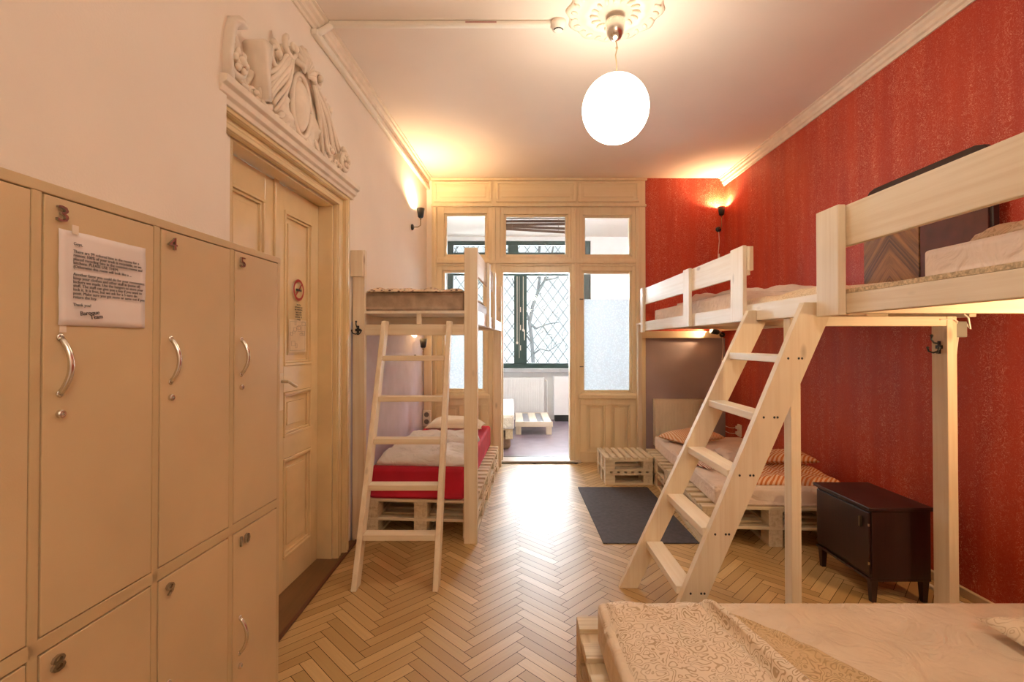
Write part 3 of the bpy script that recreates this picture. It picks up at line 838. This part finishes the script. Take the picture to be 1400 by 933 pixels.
# pallets under the left lower bed: two layers of two
gp = 'pallets under the left lower bed'
p0 = pallet('pallet at the near end of the left bed base, upper layer', .86, .98, 8, tuple(Lw(.08, 3.80, .144)), LA, gp, .072)
restack(p0, [(tuple(Lw(.08, 3.80, 0)), LA, 'pallet at the near end of the left bed base, lower layer on the floor'),
             (tuple(Lw(.08, 4.80, .144)), LA, 'pallet at the head end of the left bed base, upper layer'),
             (tuple(Lw(.08, 4.80, 0)), LA, 'pallet at the head end of the left bed base, lower layer on the floor')])
mattress('mattress', 'thick mattress with red fitted sheet on pallets under the left loft', .10, .85, 3.80, 5.78, .289, .53, REDS, LW, LA, .05)
a = 4.0
def duv(h, s, lo):
    def f(u, v):
        e = .5 + .5 * nz(u * 2.2, v * 1.3, s); r1 = nz(u * 6 + v, v * 2.5, s + 3) + .45 * abs(nz(u * 9 + v * 5, v * 6, s + 9))
        return (lo + h * (.45 + .4 * e + .22 * r1 + .25 * (1 - abs(2 * v - 1) ** 4) - .1), lo)
    return f
rumpled('duvet', 'white folded duvet across the foot of the red bed', 'duvet', [(.13, 3.88), (.86, 3.86), (.86, 4.42), (.12, 4.40)], duv(.11, 1, .531), SHEETW, loc=LW, rotz=LA, group='white bedding on the red bed')
rumpled('duvet', 'second white duvet folded behind the front one on the red bed', 'duvet', [(.11, 4.46), (.84, 4.46), (.82, 4.98), (.12, 5.10)], duv(.11, 9, .531), SHEETW, loc=LW, rotz=LA, group='white bedding on the red bed')
p = Lw(.50, 5.42); pillow('pillow', 'cream pillow at the head of the red lower bed', p.x, p.y, .531, .62, .36, .15, CREAMC, LA, seed=2)
# upper bedding
mattress('mattress', 'thin brown mattress on the left loft bed', .07, .86, 3.73, 5.7, 1.743, 1.885, TICKING, LW, LA, .02)
rumpled('blanket', 'cream blanket with brown spots on the left loft mattress', 'blanket', [(.115, 3.705), (.858, 3.705), (.85, 5.2), (.10, 5.2)], lambda u, v: (1.921 + .025 * nz(u * 7, v * 9, 4), 1.886), DOTTED, loc=LW, rotz=LA)

# ------------------------------------------------------------------ RIGHT LOFT BEDS
BX = 1.505     # outer face of the beams
def plank(name, t, y0, y1, z0, z1, x0=1.478, x1=1.504, mats=PALE): return board(name, t, x0, x1, y0, y1, z0, z1, mats)
b2 = thing('loft_bed', 'white painted loft bed along the red wall nearer the window partition', 'bed', (0, 0, 0), 0, 'pine loft beds')
board('side_beam', b2, BX, BX + .04, 2.385, 5.56, 1.637, 1.742, PALE)
plank('guard_post', b2, 5.50, 5.60, 1.62, 2.125); plank('guard_post', b2, 4.06, 4.20, 1.637, 2.125); plank('guard_post', b2, 3.11, 3.29, 1.637, 2.125)
board('guard_rail', b2, BX, BX + .022, 3.11, 5.56, 1.935, 2.12, PALE)
board('rail_cleat', b2, BX + .002, BX + .03, 3.083, 3.109, 1.96, 2.115, PINE)
obj('platform', MB().box(BX + .041, 2.60, 2.39, 6.05, 1.722, 1.742), PINE[1], b2)
board('wall_ledger', b2, 1.60, 2.62, 6.07, 6.115, 1.56, 1.645)
board('side_beam', b2, 2.56, 2.60, 2.72, 6.06, 1.645, 1.721)
for y in (3.3, 4.2, 5.1): board('joist', b2, BX + .041, 2.559, y, y + .045, 1.645, 1.721)
board('end_beam', b2, 1.62, 2.344, 2.62, 2.66, 1.59, 1.643)
board('post', b2, 1.52, 1.575, 2.655, 2.725, 0, 1.636, PINE); board('post', b2, 2.345, 2.398, 2.62, 2.72, 0, 1.643, PINE)
board('post', b2, 1.55, 1.60, 5.98, 6.05, 0, 1.72, PINE)
b3 = thing('loft_bed', 'pale pine loft bed on the right closest to the camera', 'bed', (0, 0, 0), 0, 'pine loft beds')
board('side_beam', b3, BX, BX + .045, -.3, 2.38, 1.633, 1.722, PINE)
plank('guard_post', b3, 2.185, 2.345, 1.625, 2.125, 1.468, 1.504, PINE)
board('guard_rail', b3, BX, BX + .025, -.3, 2.29, 1.935, 2.122, PINE)
plank('guard_post', b3, .3, .45, 1.625, 2.125, mats=PINE)
obj('platform', MB().box(BX + .002, 2.60, -.3, 2.385, 1.723, 1.742), CHIP, b3)
board('side_beam', b3, 2.555, 2.60, -.3, 2.38, 1.633, 1.722)
for y in (.4, 1.3, 2.3): board('joist', b3, BX + .046, 2.554, y, y + .045, 1.64, 1.722)
board('post', b3, 2.555, 2.60, -.36, -.301, 0, 1.74); board('post', b3, BX, BX + .045, -.36, -.301, 0, 2.12)

def ladder_right():
    t = thing('ladder', 'wide plank ladder with five steps leaning on the right loft bed', 'ladder', (0, 0, 0), 0, 'loft bed ladders')
    E = {2.395: (.724, .421, .122, .155), 2.985: (.655, .470, .112, .140)}
    for (y0, y1) in ((2.395, 2.435), (2.985, 3.025)):
        e0, k, wa, wb = E[y0]; kr = k + (wb - wa) / 1.6
        m = MB().use(PINE[2]); m.prism([(e0, 0), (e0 + wa, 0), (e0 + wa + kr * 1.632, 1.632), (min(1.503, e0 + wa + kr * 1.632 - .001), 1.632), (1.503, 1.70), (e0 + k * 1.70, 1.70)], y0, y1, 'y')
        m.use(BLACK)
        for z in (.268, .557, .845, 1.13, 1.42):
            for dx in (-.03, .035, .055):
                if y0 < 2.6: m.ell((e0 + k * z + .062 + dx * .8, y0, z + .003), (.006, .003, .006), 8, 6)
        obj('stringer', m, None, t, bev=.003)
    for z in (.268, .557, .845, 1.13, 1.42):
        x = .692 + .447 * z
        board('step', t, x + .006, x + .105, 2.436, 2.984, z - .02, z + .02, PALE)
ladder_right()
coat_hook('black iron coat hook on the right loft bed post', (2.3445, 2.668, 1.475), R(-90))
t = thing('junction_box', 'grey junction box with white cable at the top of the right bed post', 'junction box', (2.424, 2.655, 1.585))
obj('housing', MB().box(-.025, .045, -.02, .03, -.055, .032), GREYP, t, bev=.005)
m = MB(); m.tube([(-.12, -.04, .04), (-.05, -.042, .042), (-.03, -.042, .03), (-.015, -.022, .02)], .004, 6)
m.tube([(.005, -.005, -.05), (.0, .0, -.12), (-.008, .01, -.3), (-.010, .016, -.8), (-.010, .018, -1.2), (.0, .018, -1.56)], .005, 6)
m.tube([(.045, -.01, .02), (.06, -.02, -.01), (.05, -.02, .05), (.035, -.01, .07)], .005, 6)
obj('cable', m, PLASTW, t)
o = obj('floor_cable_duct', MB().box(2.545, 2.572, 2.0, 3.15, .0, .02), PLASTW, bev=.004); tag(o, 'cream cable duct on the floor along the red wall', 'cable duct')

# bedding on the right lofts
mattress('mattress', 'white sheeted mattress on the near right loft bed', 1.575, 2.45, -.1, 1.86, 1.743, 1.852, SHEETP, r=.04)
rumpled('blanket', 'crumpled beige blanket on the near right loft mattress', 'blanket', [(1.585, .2), (2.42, .2), (2.42, 1.66), (1.60, 1.72)], lambda u, v: (1.895 + .035 * nz(u * 5, v * 8, 2) + .02 * nz(u * 15, v * 20, 6), 1.853), SQUIGP)
mattress('mattress', 'blush sheeted mattress on the far right loft bed', 1.58, 2.45, 3.45, 5.38, 1.743, 1.86, SHEETP, r=.035)
rumpled('duvet', 'rumpled blush duvet on the far right loft mattress', 'duvet', [(1.60, 3.55), (2.4, 3.5), (2.4, 5.0), (1.60, 4.75)], lambda u, v: (1.915 + .045 * nz(u * 4, v * 6, 8) + .02 * nz(u * 11, v * 15, 1), 1.861), SHEETP)
rumpled('blanket', 'flat pinkish blanket at the foot of the far right loft bed', 'blanket', [(1.58, 2.50), (2.45, 2.50), (2.45, 3.42), (1.58, 3.42)], lambda u, v: (1.80 + .02 * nz(u * 4, v * 6, 3) + .03 * u, 1.743), SQUIGP)
hb = thing('bed_headboard', 'dark headboard with V shaped walnut grain standing on the right loft', 'headboard', (2.60, 3.10, 1.744))
m = MB(); pr = [(-.48, 0), (.48, 0), (.48, .765)] + [(.48 - .10 + .10 * math.cos(R(a)), .765 + .10 * math.sin(R(a))) for a in (0, 30, 60, 90)] + [(-.38, .865)] + [(-.38 + .10 * math.cos(R(a)), .765 + .10 * math.sin(R(a))) for a in (90, 120, 150, 180)]
m.prism(pr, .0, .035, 'x'); m.box(-.02, 0, -.48, .48, .0, .07)
obj('frame', m, DKWOOD, hb, bev=.004)
o = obj('veneer_panel', MB().box(-.012, -.001, -.24, .24, -.35, .35), VENEER, hb); o.location = (0, .23, .43)
obj('side_panel', MB().box(-.010, -.001, -.46, -.02, .08, .78), plain('mahogany_red_panel', (.10, .022, .015), .35, var=.2, scale=12), hb)

# ------------------------------------------------------------------ right lower bed
RA = R(-3.5)
bo = Vector((1.41, 3.62, 0))
def Rb(x, y, z=0): return (bo.x + x * math.cos(RA) - y * math.sin(RA), bo.y + x * math.sin(RA) + y * math.cos(RA), z)
gp = 'pallets under the right lower bed'
p1 = pallet('pallet at the near end of the right bed base, upper layer', 1.06, .98, 8, Rb(0, 0, .144), RA, gp, .072)
restack(p1, [(Rb(0, 0, 0), RA, 'pallet at the near end of the right bed base, lower layer on the floor'),
             (Rb(0, .99, .144), RA, 'pallet at the head end of the right bed base, upper layer'),
             (Rb(0, .99, 0), RA, 'pallet at the head end of the right bed base, lower layer on the floor')])
mattress('mattress', 'cream sheeted mattress on pallets along the red wall', .10, 1.06, .02, 1.95, .289, .435, SHEETP, bo, RA, .04)
p = Rb(.42, 1.66); pillow('pillow', 'peach striped pillow at the head of the right lower bed', p[0], p[1], .437, .62, .38, .13, ORANGEP, RA + .5, seed=4)
rumpled('duvet', 'orange striped duvet spread on the foot of the right lower bed', 'duvet', [(.36, .06), (1.05, .05), (1.06, .62), (.50, .70)], lambda u, v: (.485 + .02 * nz(u * 4, v * 5, 2) + .01 * nz(u * 14, v * 9, 2), .436), ORANGE, loc=bo, rotz=RA)
rumpled('duvet', 'pale peach duvet folded back in the middle of the right lower bed', 'duvet', [(.45, .74), (1.02, .74), (1.0, 1.35), (.52, 1.25)], lambda u, v: (.475 + .02 * nz(u * 4, v * 5, 5), .436), SHEETP, loc=bo, rotz=RA)
p = Rb(.84, .52); pillow('pillow', 'orange striped pillow lying on the striped duvet of the right lower bed', p[0], p[1], .50, .44, .28, .10, ORANGE, RA, seed=6)
p = Rb(.20, .60); pillow('folded_cloth', 'small striped cloth on the aisle edge of the right lower bed', p[0], p[1], .437, .13, .32, .03, stripes('brown_striped_cloth', (.30, .07, .04), (.80, .70, .62), 22, (0, 0, R(10))), RA + .35, seed=8)['category'] = 'cloth'
# small step of two pallets
ps = pallet('short pallet on top of the low step by the partition panel', .56, .50, 6, (.985, 5.14, .144), 0, 'short pallets stacked as a step', .055)
for ch in list(ps.children): bpy.data.objects.remove(ch)
def short(t):
    for k in range(7):
        x = k * (.50 - .048) / 6; board('slat', t, x, x + .048, 0, .50, .124, .144, PALW, .002)
    for k in range(3):
        y = k * .20; board('stringer', t, 0, .50, y, y + .10, .102, .124, PALW, .002); board('bottom_board', t, 0, .50, y, y + .10, 0, .022, PALW, .002)
        for x in (0, .40): board('block', t, x, x + .10, y, y + .10, .022, .102, PALW, .002)
short(ps)
copy_tree(ps, None, (.985, 5.14, 0), 0, 'short pallet on the floor under its twin by the partition panel')
o = obj('floor_mat', MB().box(.68, 1.40, 3.64, 5.05, .0008, .008), MATM, bev=.003); tag(o, 'dark charcoal rubber mat on the parquet beside the ladder', 'mat')

# sockets and cords
t = thing('power_socket', 'white socket with two plugged cords on the red wall behind the right bed', 'socket', (2.68, 5.72, .47))
obj('plate', MB().box(-.02, 0, -.04, .04, -.07, .07), PLASTW, t, bev=.004)
for z in (.035, -.03):
    m = MB(); m.box(-.05, -.02, -.02, .02, z - .018, z + .018); m.tube([(-.05, 0, z), (-.075, .03, z - .01), (-.08, .12, z - .02), (-.05, .28, z - .03)], .004, 6)
    obj('plug', m, PLASTW, t, bev=.003)
o = obj('grey_bag', MB().ell((0, 0, 0), (.09, .07, .16), 16, 10), DBAG, smooth=True); o.location = (2.40, 5.86, .72)
tag(o, 'dark grey rounded bag hanging in the corner above the right bed pillow', 'bag')
o = obj('wall_pipe', MB().tube([(2.50, 6.09, 0), (2.50, 6.09, .85)], .011, 8), RADM); tag(o, 'thin cream pipe rising beside the radiator in the right corner', 'pipe')
c = Lw(.055, 5.915, .60); t = thing('power_strip', 'white double socket at the head of the left lower bed', 'socket', tuple(c), LA)
obj('plate', MB().box(-.05, .05, 0, .03, -.11, .08), PLASTW, t, bev=.004)
m = MB()
for z in (.03, -.055): m.lathe([(.001, 0), (.03, 0), (.03, .004), (.001, .004)], (0, 0, z), 16, Matrix.Rotation(R(90), 3, 'X'))
obj('socket_face', m, GREYP, t)

# ------------------------------------------------------------------ dark cabinet
cb = thing('bedside_cabinet', 'dark mahogany cabinet on short legs against the red wall', 'cabinet', (2.06, 2.81, 0))
CW, CL = .35, .50
obj('top', MB().box(-.012, CW + .012, -.012, CL + .012, .530, .552), DKWOOD, cb, bev=.004)
obj('body', MB().box(.012, CW, 0, CL, .14, .530), DKWOOD, cb, bev=.003)
d = obj('door', MB().box(0, .012, .01, CL - .01, .16, .515), DKWOOD, cb, bev=.003)
obj('handle', MB().box(-.016, 0, .06, .075, .42, .48), plain('dull_brass', (.25, .2, .14), .35, .9), d, bev=.003)
m = MB(); m.box(-.006, .0, .003, .010, .44, .456); m.box(-.006, 0, .003, .010, .22, .236); obj('hinge', m, CHROME, d)
for (x, y) in ((.01, .005), (.01, CL - .045), (CW - .045, .005), (CW - .045, CL - .045)):
    m = MB(); a = [(x, y), (x + .04, y), (x + .04, y + .04), (x, y + .04)]
    v1 = [m.bm.verts.new((px, py, .14)) for px, py in a]; cx, cy = x + .02, y + .02
    v0 = [m.bm.verts.new((cx + (px - cx) * .65, cy + (py - cy) * .65, 0)) for px, py in a]
    m._f(v0[::-1]); m._f(v1)
    for i in range(4): m._f([v0[i], v0[(i + 1) % 4], v1[(i + 1) % 4], v1[i]])
    obj('leg', m, DKWOOD, cb)
obj('apron', MB().box(.0, CW, .0, CL, .125, .14), DKWOOD, cb, bev=.002)

# ------------------------------------------------------------------ near bed bottom right
gp = 'pallets under the near bed'
p2 = pallet('pallet sticking out at the left of the near bed base, upper layer', 1.15, 1.24, 7, (.285, .93, .144), 0, gp, .10)
restack(p2, [((.285, .93, 0), 0, 'pallet on the floor at the left of the near bed base, lower layer')])
p3 = pallet('pallet under the pillow end of the near bed, upper layer', 1.15, 1.24, 7, (1.44, .93, .144), 0, gp, .10)
restack(p3, [((1.44, .93, 0), 0, 'pallet under the pillow end of the near bed, lower layer')])
mattress('mattress', 'peach sheeted mattress of the near bed at bottom right', .345, 2.55, .85, 1.985, .289, .450, SHEETC, r=.035)
def dz(u, v):
    return (.474 + .010 * nz(u * 5, v * 6, 1) + .006 * nz(u * 16, v * 18, 2) + .012 * max(0, 1 - abs(v - .93) * 12), .451)
DV = rumpled('duvet', 'cream duvet with brown squiggles folded over on the near bed', 'duvet', [(.375, .88), (.93, .88), (.735, 1.965), (.375, 1.965)], dz, SQUIG, nx=70, ny=90, seed=2)
def dz2(u, v):
    return (.466 + .010 * nz(u * 4, v * 7, 11) + .006 * nz(u * 12, v * 20, 5), .451)
FL = rumpled('turned_back_flap', 'turned back flap with finer brown squiggles', 'duvet', [(1.03, .88), (1.62, .88), (.87, 1.86), (.79, 1.93)], dz2, SQUIGI, nx=60, ny=90, seed=4)
def dz3(u, v):
    return (.480 + .030 * math.sin(math.pi * u) + .010 * nz(u * 2, v * 9, 21), .451)
FO = rumpled('raised_fold', 'raised fold', 'duvet', [(.935, .88), (1.025, .88), (.785, 1.945), (.74, 1.96)], dz3, SQUIG, nx=16, ny=90, seed=6)
for o in (FL, FO): del o['category']; del o['label']; o.parent = DV
pillow('pillow', 'cream pillow with pale squiggles on the near bed', 2.03, 1.50, .452, .74, .50, .12, SQUIGP, R(-6), seed=3)

# ------------------------------------------------------------------ back room furniture
pb = thing('pallet_table', 'low grey white pallet table on the back room floor', 'table', (.06, 7.95, 0))
for k in range(3): board('slat', pb, k * .23, k * .23 + .125, 0, 1.0, .195, .217, PALE)
for k in range(2): obj('infill_board', MB().box(k * .23 + .13, k * .23 + .225, .012, .99, .190, .205), plain('grey_board', (.30, .30, .32), .7), pb)
board('front_rail', pb, -.01, .605, -.022, -.001, .13, .215, PALE); board('back_rail', pb, -.01, .605, 1.001, 1.022, .13, .215, PALE)
for (x, y) in ((.0, 0), (.50, 0), (0, .87), (.50, .87)): board('foot', pb, x, x + .09, y, y + .13, 0, .189, PALE)
cl = thing('added_fill_lamp', 'added round white ceiling lamp out of view as fill light for the back room', 'lamp', (2.25, 7.3, ZC))  # added out of view to brighten the back room walls
m = MB(); m.lathe([(.15, 0), (.15, -.03), (.05, -.035)], (0, 0, 0), 32); obj('base', m, PLASTW, cl)
m = MB(); m.ell((0, 0, -.06), (.14, .14, .05), 32, 12); obj('diffuser', m, emis('fill_lamp_glow', (.95, .97, 1.0), 260), cl, smooth=True)
mattress('mattress', 'white sheeted mattress on the left in the back room', -.95, .03, 6.75, 8.7, .30, .50, SHEETW, r=.06)
pallet('pallet under the back room mattress', .98, 1.9, 11, (-.97, 6.8, .156), 0)
for z, lab in ((.0, 'grey folded blanket on the floor under the back room bed'),):
    o = obj('folded_blanket', MB().box(-.9, -.02, 6.85, 8.5, 0, .15), BROWNB, bev=.05, seg=4); tag(o, lab, 'blanket')

# ------------------------------------------------------------------ LOCKERS
NUMM = plain('polished_number_metal', (.48, .46, .43), .2, 1, var=.02)
lk = thing('locker_bank', 'beige two tier numbered locker bank along the left wall', 'lockers', LW, LA)
FX = .487
cols = [-.60, -.31, -.005, .325, .640, .951, 1.24, 1.535, 1.815]
XB = .088
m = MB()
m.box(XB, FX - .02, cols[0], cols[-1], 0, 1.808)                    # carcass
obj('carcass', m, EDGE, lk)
m = MB()
m.box(XB, FX, cols[0], cols[-1], 1.79, 1.812); m.box(XB, FX - .001, cols[-1] - .018, cols[-1] + .001, 0, 1.80); m.box(FX - .02, FX, cols[0], cols[-1], 0, .09)
m.box(FX - .02, FX, cols[0], cols[-1], .905, .935)
for y in cols[1:-1]: m.box(FX - .02, FX, y - .010, y + .010, .09, 1.79)
m.box(FX - .02, FX, cols[0], cols[0] + .02, .09, 1.79)
obj('face_frame', m, LOCK, lk, bev=.002)
def ldoor(y0, y1, z0, z1, num, hz, deco=True):
    g = .003
    d = obj('locker_door', MB().box(FX - .018, FX + .001, y0 + g, y1 - g, z0 + g, z1 - g), LOCKD, lk, bev=.0015)
    hy = y0 + .035
    pts = []
    for i in range(13):
        t = i / 12; z = hz + .056 - .112 * t; pts.append((FX + .002 + .024 * math.sin(math.pi * t) ** .8, hy, z))
    m = MB(); m.tube(pts, .0055, 8); m.ell((FX + .003, hy, hz + .056), (.003, .008, .008), 10, 6); m.ell((FX + .003, hy, hz - .056), (.003, .008, .008), 10, 6)
    obj('handle', m, CHROME, d, smooth=True)
    m = MB(); m.lathe([(.0085, 0), (.0085, .006), (.0065, .008), (.003, .008), (.003, .004)], (FX + .001, hy + .001, hz - .096), 18, Matrix.Rotation(R(90), 3, 'Y'))
    obj('lock', m, CHROME, d)
    if num: text_mesh('number_plate', num, .046, NUMM, d, basis((0, 1, 0), (0, 0, 1), (FX + .007, y0 + .017, z1 - .050)), extrude=.003)
    return d
up = {4: '2', 5: '3', 6: '4', 7: '5'}; lo = {4: '7', 5: '8', 6: '9', 7: '10'}
for k in range(8):
    y0, y1 = cols[k] + .010, cols[k + 1] - .010
    if k == 7: y1 = cols[8] - .018
    ldoor(y0, y1, .935, 1.79, up.get(k), 1.455)
    ldoor(y0, y1, .09, .905, lo.get(k), .574)
# note taped on door 3
t = thing('taped_note', 'typed paper note with tape on the front of locker door 3', 'note', LW, LA)
NY0, NY1, NZ0, NZ1 = .990, 1.200, 1.535, 1.727
m = MB()
def nt_(u, v): return Vector((FX + .0035 + .003 * abs(nz(u * 3, v * 3, 2)) + (.006 * max(0, u - .85) * (v)), NY0 + (NY1 - NY0) * u + .002 * nz(u, v * 6, 3), NZ0 + (NZ1 - NZ0) * v + .002 * nz(u * 8, v, 8)))
m.grid(14, 14, nt_, lambda u, v: nt_(u, v) - Vector((.0006, 0, 0)))
obj('paper', m, PAPER, t, smooth=True)
BODY = ["Guys,", "", "There are 99 colored bins in the rooms for a", "reason: 100% of your trash is recyclable, so we",
        "placed recycling bins in the common rooms and", "kitchens. PLEASE USE THEM.", "(Otherwise this room will look like a ...", "",
        "Another favor you could do for your roommates:", "keep your clothes and other stuff in (some of)", "lockers we made. Use the hangers to store your",
        "stuff. The staff can give you a key if you want to", "lock it. It is free, but we ask for a 5 euro de-", "posit. Make sure you get more or same out if you",
        "return the key.", "", "Thank you!"]
text_mesh('typed_text', "\n".join(BODY), .0088, INK, t, basis((0, 1, 0), (0, 0, 1), (FX + .0078, NY0 + .026, NZ1 - .028)), .0003, spacing=.88)
text_mesh('signature', "Baroque\n      Team", .013, INK, t, basis((0, 1, .12), (0, -.12, 1), (FX + .0078, NY0 + .042, NZ0 + .021)), .0004, spacing=.7)
TAPE = plain('clear_tape', (.80, .70, .58), .15)
obj('tape', MB().box(FX + .008, FX + .0086, NY0 + .022, NY0 + .036, NZ1 - .006, NZ1 + .012), TAPE, t); obj('tape', MB().box(FX + .002, FX + .0026, NY0 + .004, NY0 + .018, NZ0 - .014, NZ0 + .003), TAPE, t)

# ------------------------------------------------------------------ lamps
pl = thing('pendant_lamp', 'glowing round white globe lamp hanging from the ceiling rosette', 'lamp', (.645, 3.02, 2.958))
m = MB(); m.lathe([(.035, -.2005), (.03, -.203), (.03, -.206)], (0, 0, 0), 24)
gm = MB(); gm.ell((0, 0, 0), (.205, .205, .208), 48, 32); obj('paper_globe', gm, GLOBE, pl, smooth=True)
m = MB(); m.tube([(.003, 0, .207), (.010, .0, .27), (.002, 0, .34), (.012, 0, .385), (.004, 0, .44)], .004, 6); m.ell((.010, 0, .385), (.009, .009, .009), 8, 6)
obj('cord', m, plain('tan_cord', (.45, .33, .18), .7), pl)
m = MB(); m.lathe([(.008, .43), (.035, .445), (.052, .475), (.058, .51), (.060, .545), (.056, .56)], (0, 0, 0), 32)
obj('canopy', m, CHROME, pl, smooth=True)
# ceiling rosette
m = MB()
m.lathe([(.30, ZC), (.295, ZC - .010), (.27, ZC - .020), (.25, ZC - .012), (.21, ZC - .014), (.19, ZC - .030), (.165, ZC - .030), (.15, ZC - .018), (.10, ZC - .02), (.09, ZC - .034), (.06, ZC - .036)], (.645, 3.02, 0), 96, None, 12, .035)
for i in range(24):
    a = 2 * math.pi * i / 24
    m.ell((.645 + .255 * math.cos(a), 3.02 + .255 * math.sin(a), ZC - .018), (.026, .015, .010), 8, 6, Matrix.Rotation(a + .5, 3, 'Z'))
for i in range(16):
    a = 2 * math.pi * (i + .5) / 16
    m.ell((.645 + .13 * math.cos(a), 3.02 + .13 * math.sin(a), ZC - .026), (.030, .012, .012), 8, 6, Matrix.Rotation(a + .3, 3, 'Z'))
o = obj('ceiling_rosette', m, STUCCO, smooth=True); tag(o, 'round stucco leaf rosette on the ceiling above the pendant lamp', 'ceiling rosette')
def sconce(label, loc, rotz, watts, cup_dir=(0, 0, 1), arm=.10, rise=.09, cord=None, pts=None, tip=None):
    """wall plate at loc, wall behind at local +y"""
    t = thing('wall_lamp', label, 'lamp', loc, rotz, 'small black wall lamps')
    m = MB(); m.lathe([(.001, 0), (.034, 0), (.034, .012), (.022, .022), (.001, .022)], (0, 0, 0), 20, Matrix.Rotation(R(90), 3, 'X')); obj('wall_plate', m, BLACK, t, smooth=True)
    d = Vector(cup_dir).normalized()
    tip = Vector(tip) if tip else Vector((0, -arm, rise))
    pts = pts or [(0, -.02, 0), (0, -arm * .7, .0), (0, -arm, .02), (0, -arm, rise)]
    m = MB(); m.tube(pts, .005, 8); m.ell(tip, (.010,) * 3, 10, 8); obj('arm', m, plain('brass_arm', (.35, .24, .12), .35, .8), t, smooth=True)
    q = d.to_track_quat('Z', 'Y').to_matrix()
    m = MB(); m.lathe([(.020, 0), (.030, .01), (.044, .105), (.041, .105), (.026, .012), (.010, .008)], tip + d * .012, 24, q)
    obj('lamp_shade', m, BLACK, t, smooth=True)
    b = MB(); b.ell(tip + d * .062, (.016, .016, .022), 12, 8, q); obj('bulb', b, BULB, t, smooth=True)
    ld = bpy.data.lights.new('bulb_light', 'POINT'); ld.energy = watts; ld.color = (1, .66, .34); ld.shadow_soft_size = .012
    lo_ = bpy.data.objects.new('bulb_light', ld); C.objects.link(lo_); lo_.parent = t; lo_.location = tip + d * .100
    if cord:
        m = MB(); m.tube([(0, -.012, -.02), (.01, -.008, -.15), (-.005, -.008, -.3), (.0, -.008, -cord)], .004, 6); m.box(-.009, .009, -.02, -.002, -.36, -.31)
        obj('cord', m, PLASTW, t)
    return t
c = Lw(0.002, 5.42, 2.79)
sconce('black wall lamp shining up on the left wall above the loft bed', tuple(c), LA - R(-90), SCONCE_W * 1.1)
sconce('black wall lamp shining up in the red corner above the right loft', (2.60, 6.118, 2.93), 0, SCONCE_W * .9, cord=.55, arm=.10, rise=.14)
c = Lw(0.002, 5.55, 1.33)
sconce('black wall lamp shining up under the left loft bed', tuple(c), LA - R(-90), SCONCE_W * .6, rise=.10)
sconce('black spot lamp turned sideways under the right loft bed', (2.62, 6.066, 1.60), 0, SCONCE_W * .45, cup_dir=(-1, -.1, .35), tip=(-.06, -.07, .02), pts=[(0, -.02, 0), (-.02, -.06, 0), (-.06, -.07, .02)], cord=.30)
sconce('assumed black spot lamp out of view under the near right loft beside the camera', (2.678, 1.62, 1.50), R(-90), SCONCE_W * .9, cup_dir=(-1, -.1, .05), tip=(-.06, -.09, .02), pts=[(0, -.02, 0), (-.02, -.08, 0), (-.06, -.09, .02)])  # assumed lamp, unseen; added to light the post, cross beam and red wall

p_fill = copy_tree(pl, None, (.645, -.75, 2.958), 0, 'added round white globe lamp behind the camera as fill light for the room')  # globe copy added behind the camera as fill for lockers and near bed
g2 = [o for o in p_fill.children if o.name.startswith('paper_globe')][0]; g2.data = g2.data.copy(); g2.data.materials[0] = GLOBE_FILL
# smoke detector and conduit
t = thing('smoke_detector', 'round white smoke detector at the end of the ceiling conduit', 'smoke detector', (.30, 3.13, ZC))
m = MB(); m.lathe([(.050, 0), (.052, -.025), (.044, -.034), (.038, -.052), (.020, -.058), (.001, -.058)], (0, 0, 0), 32); obj('housing', m, PLASTW, t, smooth=True)
m = MB(); m.tube([(.030 * math.cos(a), .030 * math.sin(a) - .0, -.056) for a in [R(x) for x in range(200, 341, 14)]], .004, 6); obj('sensor_slot', m, BLACK, t)
m = MB()
y = 3.13
m.box(-1.18, .25, y - .022, y + .022, ZC - .030, ZC - .001)
o = obj('ceiling_conduit', m, PLASTW, bev=.008, seg=3); tag(o, 'white cable conduit crossing the ceiling to the smoke detector', 'conduit')
m = MB(); m.box(-.62, -.42, y - .0225, y - .0215, ZC - .012, ZC - .005)
obj('elbow', MB().tube([(-1.17, y, ZC - .022), (-1.20, y - .01, ZC - .05), (-1.225, y - .05, ZC - .10), (-1.242, y - .08, ZC - .127)], .021, 10), PLASTW, o, smooth=True)
obj('label_strip', MB().box(-.30, -.10, y - .0235, y - .0218, ZC - .020, ZC - .010), plain('faded_pink_tape', (.45, .22, .2), .6), o)
m = MB(); m.box(.001, .040, 3.03, 6.15, ZC - .148, ZC - .106)
o = obj('wall_conduit', m, PLASTW, bev=.008, seg=3); o.location = LW; o.rotation_euler = (0, 0, LA); tag(o, 'white cable conduit running under the left cornice', 'conduit')
